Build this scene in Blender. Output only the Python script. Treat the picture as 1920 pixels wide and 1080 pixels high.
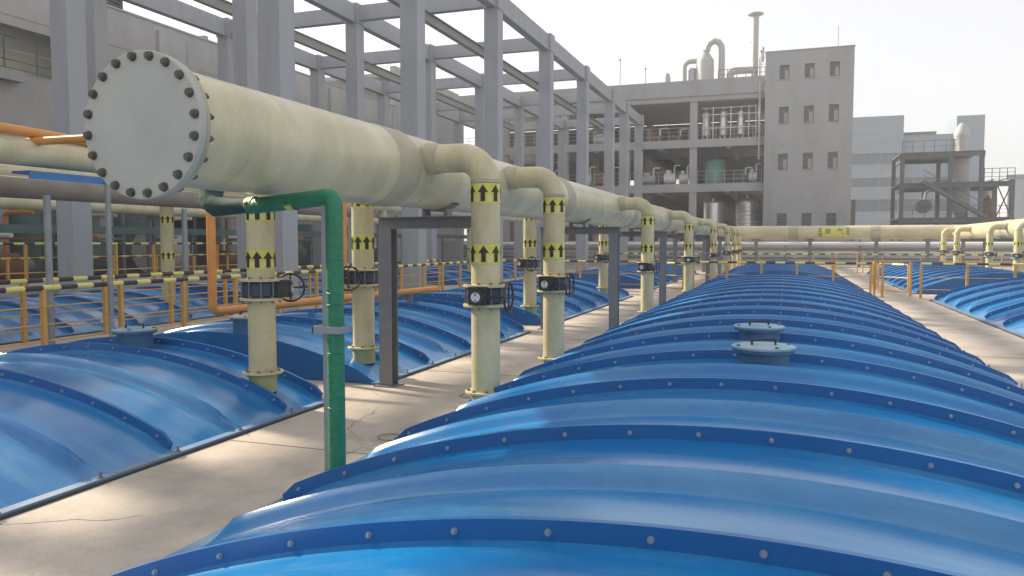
import bpy, bmesh, math, random
from mathutils import Vector, Matrix
R = math.radians
random.seed(7)
scene = bpy.context.scene
for o in list(bpy.data.objects):
    bpy.data.objects.remove(o)

# ------------------------------------------------------------------ camera
CAM_H = 1.75
cam_d = bpy.data.cameras.new('camera')
cam = bpy.data.objects.new('camera', cam_d)
scene.collection.objects.link(cam)
cam_d.sensor_width = 36.0
cam_d.lens = 36.0 * 1460.0 / 1920.0
cam_d.clip_start = 0.05
cam_d.clip_end = 3000
cam.location = (0, 0, CAM_H)
cam.rotation_euler = (R(90 - 3.332), 0, R(19.33))
scene.camera = cam

# ------------------------------------------------------------------ light
SUN_EL, SUN_TURN = 31.0, 15.0          # from the left, turned a little towards the far end
sdir = Vector((-math.cos(R(SUN_EL)) * math.cos(R(SUN_TURN)), math.cos(R(SUN_EL)) * math.sin(R(SUN_TURN)), math.sin(R(SUN_EL))))
world = bpy.data.worlds.new('World')
scene.world = world
world.use_nodes = True
wn = world.node_tree
wn.nodes.clear()
sky = wn.nodes.new('ShaderNodeTexSky')
sky.sky_type = 'NISHITA'
sky.sun_disc = False
sky.sun_elevation = R(SUN_EL)
sky.sun_rotation = math.atan2(sdir.x, sdir.y) % (2 * math.pi)
sky.air_density = 1.0
sky.dust_density = 2.2
sky.ozone_density = 1.0
hs = wn.nodes.new('ShaderNodeHueSaturation')
hs.inputs['Saturation'].default_value = 0.22
bg = wn.nodes.new('ShaderNodeBackground')
bg.inputs['Strength'].default_value = 0.125
wo_ = wn.nodes.new('ShaderNodeOutputWorld')
wn.links.new(sky.outputs[0], hs.inputs['Color'])
veil = wn.nodes.new('ShaderNodeMix')          # even veil of bright haze over the whole sky
veil.data_type = 'RGBA'
veil.inputs['Factor'].default_value = 0.38
veil.inputs['B'].default_value = (6.2, 6.15, 6.25, 1)
wn.links.new(hs.outputs[0], veil.inputs['A'])
wn.links.new(veil.outputs['Result'], bg.inputs['Color'])
wn.links.new(bg.outputs[0], wo_.inputs['Surface'])
sun_d = bpy.data.lights.new('sun', 'SUN')
sun_d.energy = 5.0
sun_d.angle = R(1.2)
sun_d.color = (1.0, 0.86, 0.66)
sun = bpy.data.objects.new('sun', sun_d)
scene.collection.objects.link(sun)
sun.rotation_euler = sdir.to_track_quat('Z', 'Y').to_euler()
sun.location = (-40, 10, 40)
vs = scene.view_settings
vs.view_transform = 'Standard'
vs.look = 'None'
vs.exposure = 0.72
vs.gamma = 1.0
vs.use_curve_mapping = False
scene.cycles.max_bounces = 6
scene.cycles.diffuse_bounces = 3
scene.cycles.glossy_bounces = 3
scene.cycles.use_denoising = True

# ------------------------------------------------------------------ materials
MATS = {}
def mat(name, c1, c2=None, rough=0.6, scale=3.0, stretch=(1, 1, 1), metal=0.0, bump=0.0, bscale=60.0, fine=0.06,
        rough_var=0.0, spec=0.5, dirt=None, dirt_scale=0.6, dirt_amt=0.0, coat=0.0):
    m = bpy.data.materials.new(name)
    m.use_nodes = True
    nt = m.node_tree
    N, L = nt.nodes, nt.links
    b = N['Principled BSDF']
    geo = N.new('ShaderNodeNewGeometry')
    mp = N.new('ShaderNodeMapping')
    mp.inputs['Scale'].default_value = stretch
    L.new(geo.outputs['Position'], mp.inputs['Vector'])
    nz = N.new('ShaderNodeTexNoise')
    nz.inputs['Scale'].default_value = scale
    nz.inputs['Detail'].default_value = 5
    nz.inputs['Roughness'].default_value = 0.6
    L.new(mp.outputs[0], nz.inputs['Vector'])
    rp = N.new('ShaderNodeMapRange')
    rp.inputs['From Min'].default_value = 0.3
    rp.inputs['From Max'].default_value = 0.7
    L.new(nz.outputs['Fac'], rp.inputs['Value'])
    mx = N.new('ShaderNodeMix')
    mx.data_type = 'RGBA'
    mx.inputs['A'].default_value = (*c1, 1)
    mx.inputs['B'].default_value = (*(c2 or c1), 1)
    L.new(rp.outputs[0], mx.inputs['Factor'])
    col = mx.outputs['Result']
    n2 = N.new('ShaderNodeTexNoise')
    n2.inputs['Scale'].default_value = bscale
    n2.inputs['Detail'].default_value = 3
    L.new(geo.outputs['Position'], n2.inputs['Vector'])
    if dirt:
        n3 = N.new('ShaderNodeTexNoise')
        n3.inputs['Scale'].default_value = dirt_scale
        n3.inputs['Detail'].default_value = 6
        n3.inputs['Roughness'].default_value = 0.65
        L.new(mp.outputs[0], n3.inputs['Vector'])
        r3 = N.new('ShaderNodeMapRange')
        r3.inputs['From Min'].default_value = 0.45
        r3.inputs['From Max'].default_value = 0.75
        r3.inputs['To Max'].default_value = dirt_amt
        L.new(n3.outputs['Fac'], r3.inputs['Value'])
        m3 = N.new('ShaderNodeMix')
        m3.data_type = 'RGBA'
        L.new(col, m3.inputs['A'])
        m3.inputs['B'].default_value = (*dirt, 1)
        L.new(r3.outputs[0], m3.inputs['Factor'])
        col = m3.outputs['Result']
    if fine:
        hv = N.new('ShaderNodeHueSaturation')
        r2 = N.new('ShaderNodeMapRange')
        r2.inputs['To Min'].default_value = 1 - fine * 2
        r2.inputs['To Max'].default_value = 1 + fine * 2
        L.new(n2.outputs['Fac'], r2.inputs['Value'])
        L.new(r2.outputs[0], hv.inputs['Value'])
        L.new(col, hv.inputs['Color'])
        col = hv.outputs[0]
    L.new(col, b.inputs['Base Color'])
    b.inputs['Metallic'].default_value = metal
    b.inputs['Specular IOR Level'].default_value = spec
    b.inputs['Roughness'].default_value = rough
    if coat:
        b.inputs['Coat Weight'].default_value = coat
        b.inputs['Coat Roughness'].default_value = 0.15
    if rough_var:
        rr = N.new('ShaderNodeMapRange')
        rr.inputs['To Min'].default_value = rough - rough_var
        rr.inputs['To Max'].default_value = rough + rough_var
        L.new(nz.outputs['Fac'], rr.inputs['Value'])
        L.new(rr.outputs[0], b.inputs['Roughness'])
    if bump:
        bp = N.new('ShaderNodeBump')
        bp.inputs['Strength'].default_value = bump
        bp.inputs['Distance'].default_value = 0.02
        L.new(n2.outputs['Fac'], bp.inputs['Height'])
        L.new(bp.outputs[0], b.inputs['Normal'])
    MATS[name] = m
    return m

def stripe_mat(name, axis, period=0.62):
    m = mat(name, (0.03, 0.028, 0.025), None, 0.45, fine=0)
    nt = m.node_tree
    N, L = nt.nodes, nt.links
    b = N['Principled BSDF']
    geo = N.new('ShaderNodeNewGeometry')
    sp = N.new('ShaderNodeSeparateXYZ')
    L.new(geo.outputs['Position'], sp.inputs[0])
    d = N.new('ShaderNodeMath'); d.operation = 'DIVIDE'; d.inputs[1].default_value = period
    L.new(sp.outputs[axis], d.inputs[0])
    fr = N.new('ShaderNodeMath'); fr.operation = 'FRACT'
    L.new(d.outputs[0], fr.inputs[0])
    g = N.new('ShaderNodeMath'); g.operation = 'GREATER_THAN'; g.inputs[1].default_value = 0.5
    L.new(fr.outputs[0], g.inputs[0])
    mx = N.new('ShaderNodeMix'); mx.data_type = 'RGBA'
    mx.inputs['A'].default_value = (0.035, 0.03, 0.03, 1)
    mx.inputs['B'].default_value = (0.70, 0.66, 0.20, 1)
    L.new(g.outputs[0], mx.inputs['Factor'])
    L.new(mx.outputs['Result'], b.inputs['Base Color'])
    return m

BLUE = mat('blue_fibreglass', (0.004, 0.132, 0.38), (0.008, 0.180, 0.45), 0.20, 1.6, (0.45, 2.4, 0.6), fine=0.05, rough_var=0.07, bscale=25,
           dirt=(0.13, 0.32, 0.47), dirt_scale=1.4, dirt_amt=0.6, bump=0.02, spec=0.7)  # base lightened for the lit, sky-reflecting flats; pale streaks are dust
BLUE_D = mat('blue_fibreglass_shaded', (0.003, 0.092, 0.31), (0.005, 0.120, 0.36), 0.32, 2.0, fine=0.03, dirt=(0.04, 0.13, 0.25), dirt_amt=0.3)  # panel blue made deeper: shade of fins and end walls put into colour
JOINT = mat('grey_joint_filler', (0.24, 0.21, 0.17), None, 0.9)
BROWN = mat('shade_toned_brown', (0.20, 0.17, 0.145), (0.28, 0.24, 0.20), 0.6, 2.0)  # shaded underside of the left pipe put into an even dark brown
STUB = mat('olive_stained_stub', (0.28, 0.32, 0.14), (0.36, 0.38, 0.20), 0.4, 4)
GALW = mat('pale_gallery_paint', (0.66, 0.65, 0.58), (0.72, 0.71, 0.64), 0.7, 1.0)
LIP = mat('pale_blue_lip', (0.08, 0.19, 0.36), (0.16, 0.26, 0.38), 0.55, 4.0, dirt=(0.32, 0.30, 0.26), dirt_scale=2.5, dirt_amt=0.6)
SEAL = mat('dark_sealant', (0.035, 0.04, 0.045), None, 0.8)
CONC = mat('walkway_concrete', (0.43, 0.375, 0.325), (0.55, 0.48, 0.41), 0.82, 0.55, bump=0.25, bscale=90, fine=0.07,
           dirt=(0.22, 0.195, 0.17), dirt_scale=1.3, dirt_amt=0.7)
def cracks(m):
    nt = m.node_tree; N, L = nt.nodes, nt.links
    b = N['Principled BSDF']
    geo = N.new('ShaderNodeNewGeometry')
    nz = N.new('ShaderNodeTexNoise'); nz.inputs['Scale'].default_value = 1.7; nz.inputs['Detail'].default_value = 5
    L.new(geo.outputs['Position'], nz.inputs['Vector'])
    mxv = N.new('ShaderNodeMix'); mxv.data_type = 'VECTOR'; mxv.inputs['Factor'].default_value = 0.22
    L.new(geo.outputs['Position'], mxv.inputs['A']); L.new(nz.outputs['Color'], mxv.inputs['B'])
    vo = N.new('ShaderNodeTexVoronoi'); vo.feature = 'DISTANCE_TO_EDGE'; vo.inputs['Scale'].default_value = 0.55
    L.new(mxv.outputs['Result'], vo.inputs['Vector'])
    a = N.new('ShaderNodeMapRange'); a.inputs['From Min'].default_value = 0.0015; a.inputs['From Max'].default_value = 0.005
    a.inputs['To Min'].default_value = 1; a.inputs['To Max'].default_value = 0
    L.new(vo.outputs['Distance'], a.inputs['Value'])
    n2 = N.new('ShaderNodeTexNoise'); n2.inputs['Scale'].default_value = 0.5
    L.new(geo.outputs['Position'], n2.inputs['Vector'])
    c = N.new('ShaderNodeMapRange'); c.inputs['From Min'].default_value = 0.5; c.inputs['From Max'].default_value = 0.58
    L.new(n2.outputs['Fac'], c.inputs['Value'])
    mu = N.new('ShaderNodeMath'); mu.operation = 'MULTIPLY'
    L.new(a.outputs[0], mu.inputs[0]); L.new(c.outputs[0], mu.inputs[1])
    # loose grit: sparse dark specks
    sp = N.new('ShaderNodeTexNoise'); sp.inputs['Scale'].default_value = 38; sp.inputs['Detail'].default_value = 2
    L.new(geo.outputs['Position'], sp.inputs['Vector'])
    g = N.new('ShaderNodeMapRange'); g.inputs['From Min'].default_value = 0.66; g.inputs['From Max'].default_value = 0.72; g.inputs['To Max'].default_value = 0.6
    L.new(sp.outputs['Fac'], g.inputs['Value'])
    ad = N.new('ShaderNodeMath'); ad.operation = 'MAXIMUM'
    L.new(mu.outputs[0], ad.inputs[0]); L.new(g.outputs[0], ad.inputs[1])
    src = b.inputs['Base Color'].links[0].from_socket
    mx = N.new('ShaderNodeMix'); mx.data_type = 'RGBA'
    L.new(src, mx.inputs['A']); mx.inputs['B'].default_value = (0.17, 0.145, 0.12, 1)
    L.new(ad.outputs[0], mx.inputs['Factor']); L.new(mx.outputs['Result'], b.inputs['Base Color'])
cracks(CONC)
GROUND = mat('yard_concrete', (0.28, 0.26, 0.23), (0.36, 0.33, 0.29), 0.9, 0.2, bump=0.1, dirt=(0.2, 0.19, 0.17), dirt_amt=0.5)
FRP = mat('cream_fibreglass_pipe', (0.50, 0.465, 0.29), (0.66, 0.60, 0.42), 0.30, 1.6, (0.5, 1.6, 0.9), fine=0.06, bscale=45, rough_var=0.08,
          dirt=(0.38, 0.33, 0.19), dirt_scale=1.0, dirt_amt=0.65, bump=0.08)
FRP2 = mat('stained_fibreglass_joint', (0.36, 0.33, 0.23), (0.48, 0.43, 0.31), 0.5, 4, fine=0.06, bscale=45, dirt=(0.24, 0.2, 0.13), dirt_amt=0.5, bump=0.1)
RISER = mat('wound_riser_pipe', (0.48, 0.445, 0.25), (0.62, 0.55, 0.36), 0.42, 1.6, (2.5, 2.5, 1.0), fine=0.06, bscale=70,
            dirt=(0.34, 0.27, 0.17), dirt_scale=1.3, dirt_amt=0.6, bump=0.12)
def wind(m, axis, scale, strength):
    nt = m.node_tree; N, L = nt.nodes, nt.links
    b = N['Principled BSDF']
    geo = N.new('ShaderNodeNewGeometry')
    wv = N.new('ShaderNodeTexWave'); wv.wave_type = 'BANDS'; wv.bands_direction = axis
    wv.inputs['Scale'].default_value = scale
    wv.inputs['Distortion'].default_value = 7.0
    wv.inputs['Detail'].default_value = 3
    L.new(geo.outputs['Position'], wv.inputs['Vector'])
    bp = N.new('ShaderNodeBump'); bp.inputs['Strength'].default_value = strength; bp.inputs['Distance'].default_value = 0.01
    L.new(wv.outputs['Fac'], bp.inputs['Height'])
    old = b.inputs['Normal'].links
    if old: L.new(old[0].from_socket, bp.inputs['Normal'])
    L.new(bp.outputs[0], b.inputs['Normal'])
    src = b.inputs['Base Color'].links[0].from_socket
    hv = N.new('ShaderNodeHueSaturation')
    mr = N.new('ShaderNodeMapRange'); mr.inputs['To Min'].default_value = 1 - strength * 0.3; mr.inputs['To Max'].default_value = 1 + strength * 0.2
    L.new(wv.outputs['Fac'], mr.inputs['Value']); L.new(mr.outputs[0], hv.inputs['Value'])
    L.new(src, hv.inputs['Color']); L.new(hv.outputs[0], b.inputs['Base Color'])
wind(RISER, 'Z', 11.0, 0.10)
wind(FRP, 'Y', 9.0, 0.04)
FLGREY = mat('grey_flange_plate', (0.36, 0.38, 0.35), (0.43, 0.44, 0.40), 0.55, 2.0, fine=0.03, dirt=(0.44, 0.43, 0.30), dirt_amt=0.35)
BOLT = mat('bolt_steel', (0.16, 0.15, 0.14), (0.26, 0.24, 0.22), 0.45, 30, metal=0.6, fine=0)
BOLT_D = mat('weathered_dark_bolt', (0.085, 0.08, 0.07), (0.14, 0.12, 0.095), 0.55, 40, metal=0.3)
BOLT_L = mat('galvanised_bolt', (0.34, 0.40, 0.45), (0.22, 0.27, 0.32), 0.4, 30, metal=0.25, fine=0)
YEL = mat('yellow_marking_tape', (0.58, 0.56, 0.06), (0.68, 0.64, 0.16), 0.45, 6, fine=0.03)
BLK = mat('black_print', (0.018, 0.017, 0.012), None, 0.55, fine=0)
DARK = mat('black_cast_iron', (0.02, 0.02, 0.022), (0.035, 0.033, 0.032), 0.45, 8)
DIAL = mat('white_dial', (0.62, 0.63, 0.62), None, 0.4)
VBLUE = mat('valve_blue', (0.025, 0.045, 0.09), (0.035, 0.06, 0.11), 0.5, 10)
STEEL = mat('grey_painted_steel', (0.15, 0.16, 0.18), (0.20, 0.21, 0.23), 0.5, 3, fine=0.04, dirt=(0.2, 0.15, 0.11), dirt_scale=3, dirt_amt=0.3)
STEELP = mat('pale_galvanised_post', (0.22, 0.25, 0.27), (0.30, 0.33, 0.35), 0.45, 4, metal=0.2)
GREEN = mat('green_wrapped_pipe', (0.010, 0.15, 0.075), (0.016, 0.20, 0.10), 0.5, 5, (3, 3, 1), bump=0.5, bscale=22, fine=0.08)
GREEN_D = mat('dark_green_wrap', (0.012, 0.045, 0.035), (0.02, 0.065, 0.05), 0.85, 5, bump=0.4, bscale=18)
ORANGE = mat('orange_pipe_paint', (0.60, 0.24, 0.05), (0.68, 0.31, 0.08), 0.5, 4, dirt=(0.4, 0.2, 0.08), dirt_amt=0.4)
RAILY = mat('ochre_rail_paint', (0.56, 0.30, 0.06), (0.64, 0.38, 0.10), 0.5, 5, dirt=(0.4, 0.22, 0.1), dirt_scale=3, dirt_amt=0.5)
STR_X = stripe_mat('black_yellow_stripes_x', 0)
STR_Y = stripe_mat('black_yellow_stripes_y', 1)
COLP = mat('grey_concrete_frame', (0.34, 0.36, 0.395), (0.385, 0.405, 0.44), 0.75, 1.2, (2, 2, 0.3), fine=0.03, dirt=(0.24, 0.235, 0.23), dirt_scale=1.2, dirt_amt=0.6)
STEELB = mat('grey_green_steel_beam', (0.25, 0.27, 0.26), (0.30, 0.31, 0.30), 0.6, 3)
WALLG = mat('grey_render_wall', (0.36, 0.36, 0.365), (0.42, 0.415, 0.415), 0.85, 0.35, (1, 1, 0.35), fine=0.04, dirt=(0.27, 0.265, 0.26), dirt_scale=0.9, dirt_amt=0.6)
WALLT = mat('grey_tower_cladding', (0.32, 0.325, 0.34), (0.355, 0.36, 0.37), 0.8, 0.5, (1.2, 1, 0.25), fine=0.03, dirt=(0.24, 0.24, 0.24), dirt_scale=0.8, dirt_amt=0.6)
WALLB = mat('blue_grey_cladding', (0.23, 0.29, 0.355), (0.27, 0.33, 0.39), 0.7, 0.3, (0.4, 1, 3), fine=0.02)
WALLL = mat('pale_lilac_cladding', (0.36, 0.38, 0.43), (0.40, 0.42, 0.46), 0.7, 0.3)
SLAB = mat('floor_slab_edge', (0.33, 0.33, 0.345), (0.38, 0.38, 0.39), 0.8, 0.6)
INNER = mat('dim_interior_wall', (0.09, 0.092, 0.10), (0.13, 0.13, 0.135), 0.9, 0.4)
GLASS = mat('dark_window_glass', (0.03, 0.04, 0.045), (0.05, 0.06, 0.065), 0.12, 0.6, fine=0, spec=0.6)
GLASSB = mat('hazy_blue_glass', (0.10, 0.14, 0.18), (0.13, 0.17, 0.21), 0.2, 0.4, fine=0)
BLIND = mat('pale_window_blind', (0.30, 0.30, 0.29), None, 0.7)
WFRAME = mat('window_frame_grey', (0.07, 0.075, 0.08), None, 0.5)
SILVER = mat('brushed_tank_steel', (0.55, 0.53, 0.52), (0.66, 0.64, 0.62), 0.30, 1.2, (2, 2, 0.3), metal=0.85, fine=0.02)
TGREEN = mat('sea_green_tank', (0.14, 0.36, 0.30), (0.19, 0.42, 0.35), 0.5, 1.0)
TGREY = mat('pale_grey_vessel', (0.40, 0.40, 0.40), (0.47, 0.46, 0.45), 0.55, 1.0, (1, 1, 0.4))
WHITE = mat('white_pipe_jacket', (0.74, 0.74, 0.73), (0.80, 0.80, 0.79), 0.4, 2)
NAVY = mat('blue_grey_structural_steel', (0.085, 0.10, 0.12), (0.12, 0.135, 0.155), 0.6, 1.5)
RUST = mat('rusty_red_equipment', (0.16, 0.07, 0.045), (0.24, 0.11, 0.06), 0.7, 2.5)
TEAL = mat('dark_teal_equipment', (0.06, 0.11, 0.11), (0.09, 0.14, 0.135), 0.6, 2.0)
BEAMB = mat('blue_channel_steel', (0.03, 0.16, 0.42), (0.05, 0.20, 0.45), 0.5, 3)
LID = mat('pale_blue_hatch_lid', (0.13, 0.28, 0.42), (0.22, 0.37, 0.48), 0.5, 5, dirt=(0.45, 0.47, 0.45), dirt_scale=4, dirt_amt=0.5)
LIDW = mat('dusty_cream_hatch_lid', (0.42, 0.36, 0.32), (0.5, 0.44, 0.40), 0.55, 5)
COLLAR = mat('blue_hatch_collar', (0.02, 0.10, 0.22), (0.04, 0.14, 0.27), 0.5, 5)

# ------------------------------------------------------------------ mesh helpers
class MB:
    def __init__(s):
        s.v, s.f = [], []
    def add(s, vs, fs):
        o = len(s.v)
        s.v.extend([tuple(p) for p in vs])
        s.f.extend([tuple(i + o for i in f) for f in fs])
        return s
    def box(s, x0, x1, y0, y1, z0, z1):
        return s.add([(x0, y0, z0), (x1, y0, z0), (x1, y1, z0), (x0, y1, z0), (x0, y0, z1), (x1, y0, z1), (x1, y1, z1), (x0, y1, z1)],
                     [(3, 2, 1, 0), (4, 5, 6, 7), (0, 1, 5, 4), (1, 2, 6, 5), (2, 3, 7, 6), (3, 0, 4, 7)])
    def bar(s, a, b, w, h):
        """box beam between two points, w across, h high"""
        a, b = Vector(a), Vector(b)
        d = (b - a).normalized()
        up = Vector((0, 0, 1)) if abs(d.z) < 0.95 else Vector((0, 1, 0))
        r = d.cross(up).normalized() * (w / 2)
        u = r.cross(d).normalized() * (h / 2)
        P = [a - r - u, a + r - u, a + r + u, a - r + u, b - r - u, b + r - u, b + r + u, b - r + u]
        return s.add(P, [(0, 1, 2, 3), (7, 6, 5, 4), (0, 4, 5, 1), (1, 5, 6, 2), (2, 6, 7, 3), (3, 7, 4, 0)])
    def tube(s, pts, r, n=16, cap=True):
        pts = [Vector(p) for p in pts]
        rs = r if isinstance(r, (list, tuple)) else [r] * len(pts)
        d0 = (pts[1] - pts[0]).normalized()
        ref = Vector((0, 0, 1)) if abs(d0.z) < 0.9 else Vector((0, 1, 0))
        u = d0.cross(ref).normalized()
        rings = []
        for i, p in enumerate(pts):
            if i == 0: d = pts[1] - pts[0]
            elif i == len(pts) - 1: d = pts[-1] - pts[-2]
            else: d = (pts[i + 1] - p).normalized() + (p - pts[i - 1]).normalized()
            d.normalize()
            u = (u - d * u.dot(d)).normalized()
            w = d.cross(u)
            rings.append([p + (u * math.cos(2 * math.pi * k / n) + w * math.sin(2 * math.pi * k / n)) * rs[i] for k in range(n)])
        V = [q for ring in rings for q in ring]
        F = []
        for i in range(len(pts) - 1):
            for k in range(n):
                a = i * n + k; b = i * n + (k + 1) % n
                F.append((a, b, b + n, a + n))
        if cap:
            F.append(tuple(range(n - 1, -1, -1)))
            F.append(tuple(range((len(pts) - 1) * n, len(pts) * n)))
        return s.add(V, F)
    def cyl(s, a, b, r, n=16):
        return s.tube([a, b], r, n)
    def torus(s, c, axis, Rr, r, n=28, m=8):
        axis = Vector(axis).normalized()
        u = axis.orthogonal().normalized(); w = axis.cross(u)
        c = Vector(c)
        V, F = [], []
        for i in range(n):
            a = 2 * math.pi * i / n
            e = u * math.cos(a) + w * math.sin(a)
            for k in range(m):
                t = 2 * math.pi * k / m
                V.append(c + e * (Rr + r * math.cos(t)) + axis * (r * math.sin(t)))
        for i in range(n):
            for k in range(m):
                a = i * m + k; b = i * m + (k + 1) % m
                c2 = ((i + 1) % n) * m + (k + 1) % m; d = ((i + 1) % n) * m + k
                F.append((a, d, c2, b))
        return s.add(V, F)
    def lathe(s, c, prof, n=24):
        """vertical axis; prof = [(r, z)...]"""
        cx, cy, cz = c
        V, F = [], []
        for (r, z) in prof:
            for k in range(n):
                a = 2 * math.pi * k / n
                V.append((cx + r * math.cos(a), cy + r * math.sin(a), cz + z))
        for i in range(len(prof) - 1):
            for k in range(n):
                a = i * n + k; b = i * n + (k + 1) % n
                F.append((a, b, b + n, a + n))
        F.append(tuple(range(n - 1, -1, -1)))
        F.append(tuple(range((len(prof) - 1) * n, len(prof) * n)))
        return s.add(V, F)
    def hsec(s, a, b, w, h, t=0.012, tw=0.01):
        """H-section member; a-b vertical or horizontal"""
        a, b = Vector(a), Vector(b)
        d = (b - a).normalized()
        up = Vector((0, 0, 1)) if abs(d.z) < 0.95 else Vector((0, 1, 0))
        r = d.cross(up).normalized()
        u = r.cross(d).normalized()
        s.bar(a + u * (h / 2 - t / 2), b + u * (h / 2 - t / 2), w, t)
        s.bar(a - u * (h / 2 - t / 2), b - u * (h / 2 - t / 2), w, t)
        s.bar(a, b, tw, h - 2 * t)
        return s
    def mesh(s, name, m, smooth=True):
        me = bpy.data.meshes.new(name)
        me.from_pydata(s.v, [], s.f)
        me.materials.append(m)
        me.validate()
        bm = bmesh.new(); bm.from_mesh(me)
        bmesh.ops.recalc_face_normals(bm, faces=bm.faces)
        bm.to_mesh(me); bm.free()
        if smooth:
            me.shade_smooth()
            me.set_sharp_from_angle(angle=R(32))
        return me

ORG = {}
def link(o):
    scene.collection.objects.link(o)
    return o
def tag(o, label, cat, group=None):
    o['label'] = label
    o['category'] = cat
    if group: o['group'] = group
    return o
def thing(name, label, cat, loc=(0, 0, 0), group=None):
    o = link(bpy.data.objects.new(name, None))
    o.empty_display_size = 0.2
    o.location = loc
    ORG[o.name] = Vector(loc)
    return tag(o, label, cat, group)
def obj(name, me, parent=None, loc=(0, 0, 0), rot=(0, 0, 0)):
    """loc is the world place of the mesh origin"""
    o = link(bpy.data.objects.new(name, me))
    w = Vector(loc)
    if parent is not None:
        o.parent = parent
        o.location = w - ORG[parent.name]
    else:
        o.location = w
    o.rotation_euler = rot
    ORG[o.name] = w
    return o
def part(name, mb, m, parent, smooth=True):
    return obj(name, mb.mesh(name, m, smooth), parent)
def solo(name, mb, m, label, cat, group=None, smooth=True):
    """a thing that is one mesh, its origin at its base"""
    xs = [v[0] for v in mb.v]; ys = [v[1] for v in mb.v]; zs = [v[2] for v in mb.v]
    c = ((min(xs) + max(xs)) / 2, (min(ys) + max(ys)) / 2, min(zs))
    mb.v = [(v[0] - c[0], v[1] - c[1], v[2] - c[2]) for v in mb.v]
    return tag(obj(name, mb.mesh(name, m, smooth), None, c), label, cat, group)
def struct(name, mb, m, smooth=False):
    o = obj(name, mb.mesh(name, m, smooth))
    o['kind'] = 'structure'
    return o
def elbow(p0, c, p1, r, k=7):
    """points of a bend from p0 round corner c to p1, radius r"""
    p0, c, p1 = Vector(p0), Vector(c), Vector(p1)
    a = (p0 - c).normalized(); b = (p1 - c).normalized()
    A = c + a * r; B = c + b * r
    o = A + b * r
    return [p0] + [o - b * r * math.cos(t) - a * r * math.sin(t) for t in [math.pi / 2 * i / k for i in range(k + 1)]] + [p1]

HEX = MB().cyl((0, 0, 0), (0, -0.006, 0), 0.0135, 12).cyl((0, -0.006, 0), (0, -0.017, 0), 0.0095, 6)
ME_FINBOLT = HEX.mesh('fin_bolt', BOLT_L)
ME_LIPBOLT = MB().cyl((0, 0, 0), (0, 0, 0.008), 0.024, 10).cyl((0, 0, 0.008), (0, 0, 0.045), 0.010, 6).mesh('lip_bolt', BOLT)

# ------------------------------------------------------------------ setting: ground and walkways
struct('ground', MB().add([(-700, -60, -0.004), (700, -60, -0.004), (700, 1500, -0.004), (-700, 1500, -0.004)], [(0, 1, 2, 3)]), GROUND)
def walkway(name, x0, x1, y0, y1):
    return struct(name, MB().add([(x0, y0, 0), (x1, y0, 0), (x1, y1, 0), (x0, y1, 0)], [(0, 1, 2, 3)]), CONC)
W1 = walkway('walkway', -12.9, 11.2, -12, 58)
# expansion joints: shallow dark grooves are thin strips 4 mm above the slab
for k, y in enumerate([1.6, 5.6, 9.6, 13.6, 17.6, 21.6, 25.6, 29.2]):
    for (x0, x1) in ((-4.62, -3.14), (2.7, 4.1)):
        part('joint_strip', MB().box(x0, x1, y, y + 0.008, 0.001, 0.004), JOINT, W1, False)

# ------------------------------------------------------------------ blue barrel covers
PITCH = 1.57
def arch_params(hw, rise):
    rad = (hw * hw + rise * rise) / (2 * rise)
    return rad, math.asin(hw / rad)
def arch_pt(hw, rise, t, off):
    rad, am = arch_params(hw, rise)
    a = am * t
    return ((rad + off) * math.sin(a), (rad + off) * math.cos(a) - (rad - rise))
def sstep(x):
    x = max(0.0, min(1.0, x))
    return x * x * (3 - 2 * x)
def panel_mesh(hw, rise, L, rib=True, nt=56):
    c = L / 2
    vv = sorted(set([0.0, 0.012, 0.03, 0.055, 0.09, 0.2, 0.35] + [c + d for d in (-.19, -.135, -.12, -.11, -.10, -.09, -.08, -.07, -.06, -.05, -.04, 0, .04, .05, .06, .07, .08, .09, .10, .11, .12, .135, .19)] + [L - .35, L - .2, L - .09, L - .055, L - .03, L - .012, L]))
    vv = [v for v in vv if 0 <= v <= L]
    if not rib:
        vv = [0, .012, .03, .055, .09, L / 2, L - .09, L - .055, L - .03, L - .012, L]
    V, F = [], []
    ts = [-1 + 2 * i / nt for i in range(nt + 1)]
    for v in vv:
        for t in ts:
            edge = (1 - abs(t)) * hw
            h = 0.0
            if rib:
                h = 0.09 * (1 - sstep((abs(v - c) - 0.008) / 0.095)) * sstep((edge - 0.10) / 0.22)
            fil = max(0, 1 - min(v, L - v) / 0.09)
            h += 0.03 * fil * fil * sstep((edge - 0.08) / 0.2)
            x, z = arch_pt(hw, rise, t, h)
            V.append((x, v, z + 0.03))
    n = nt + 1
    for j in range(len(vv) - 1):
        for i in range(nt):
            F.append((j * n + i, j * n + i + 1, (j + 1) * n + i + 1, (j + 1) * n + i))
    m = MB().add(V, F)
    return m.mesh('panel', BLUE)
def fin_mesh(hw, rise, h=0.10, w=0.016, nt=48):
    V, F = [], []
    for i in range(nt + 1):
        t = -1 + 2 * i / nt
        t *= 0.985
        edge = (1 - abs(t)) * hw
        hh = h * math.sqrt(max(0.0, min(1.0, (edge + 0.01) / 0.16))) if edge < 0.15 else h
        for (o, y) in ((-0.01, -w), (hh, -w), (hh, w), (-0.01, w)):
            x, z = arch_pt(hw, rise, t, o)
            V.append((x, y, z + 0.03))
    for i in range(nt):
        a = i * 4
        for k in range(4):
            F.append((a + k, a + (k + 1) % 4, a + 4 + (k + 1) % 4, a + 4 + k))
    F.append((0, 1, 2, 3)); F.append((nt * 4 + 3, nt * 4 + 2, nt * 4 + 1, nt * 4))
    return MB().add(V, F).mesh('fin', BLUE_D)
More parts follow.
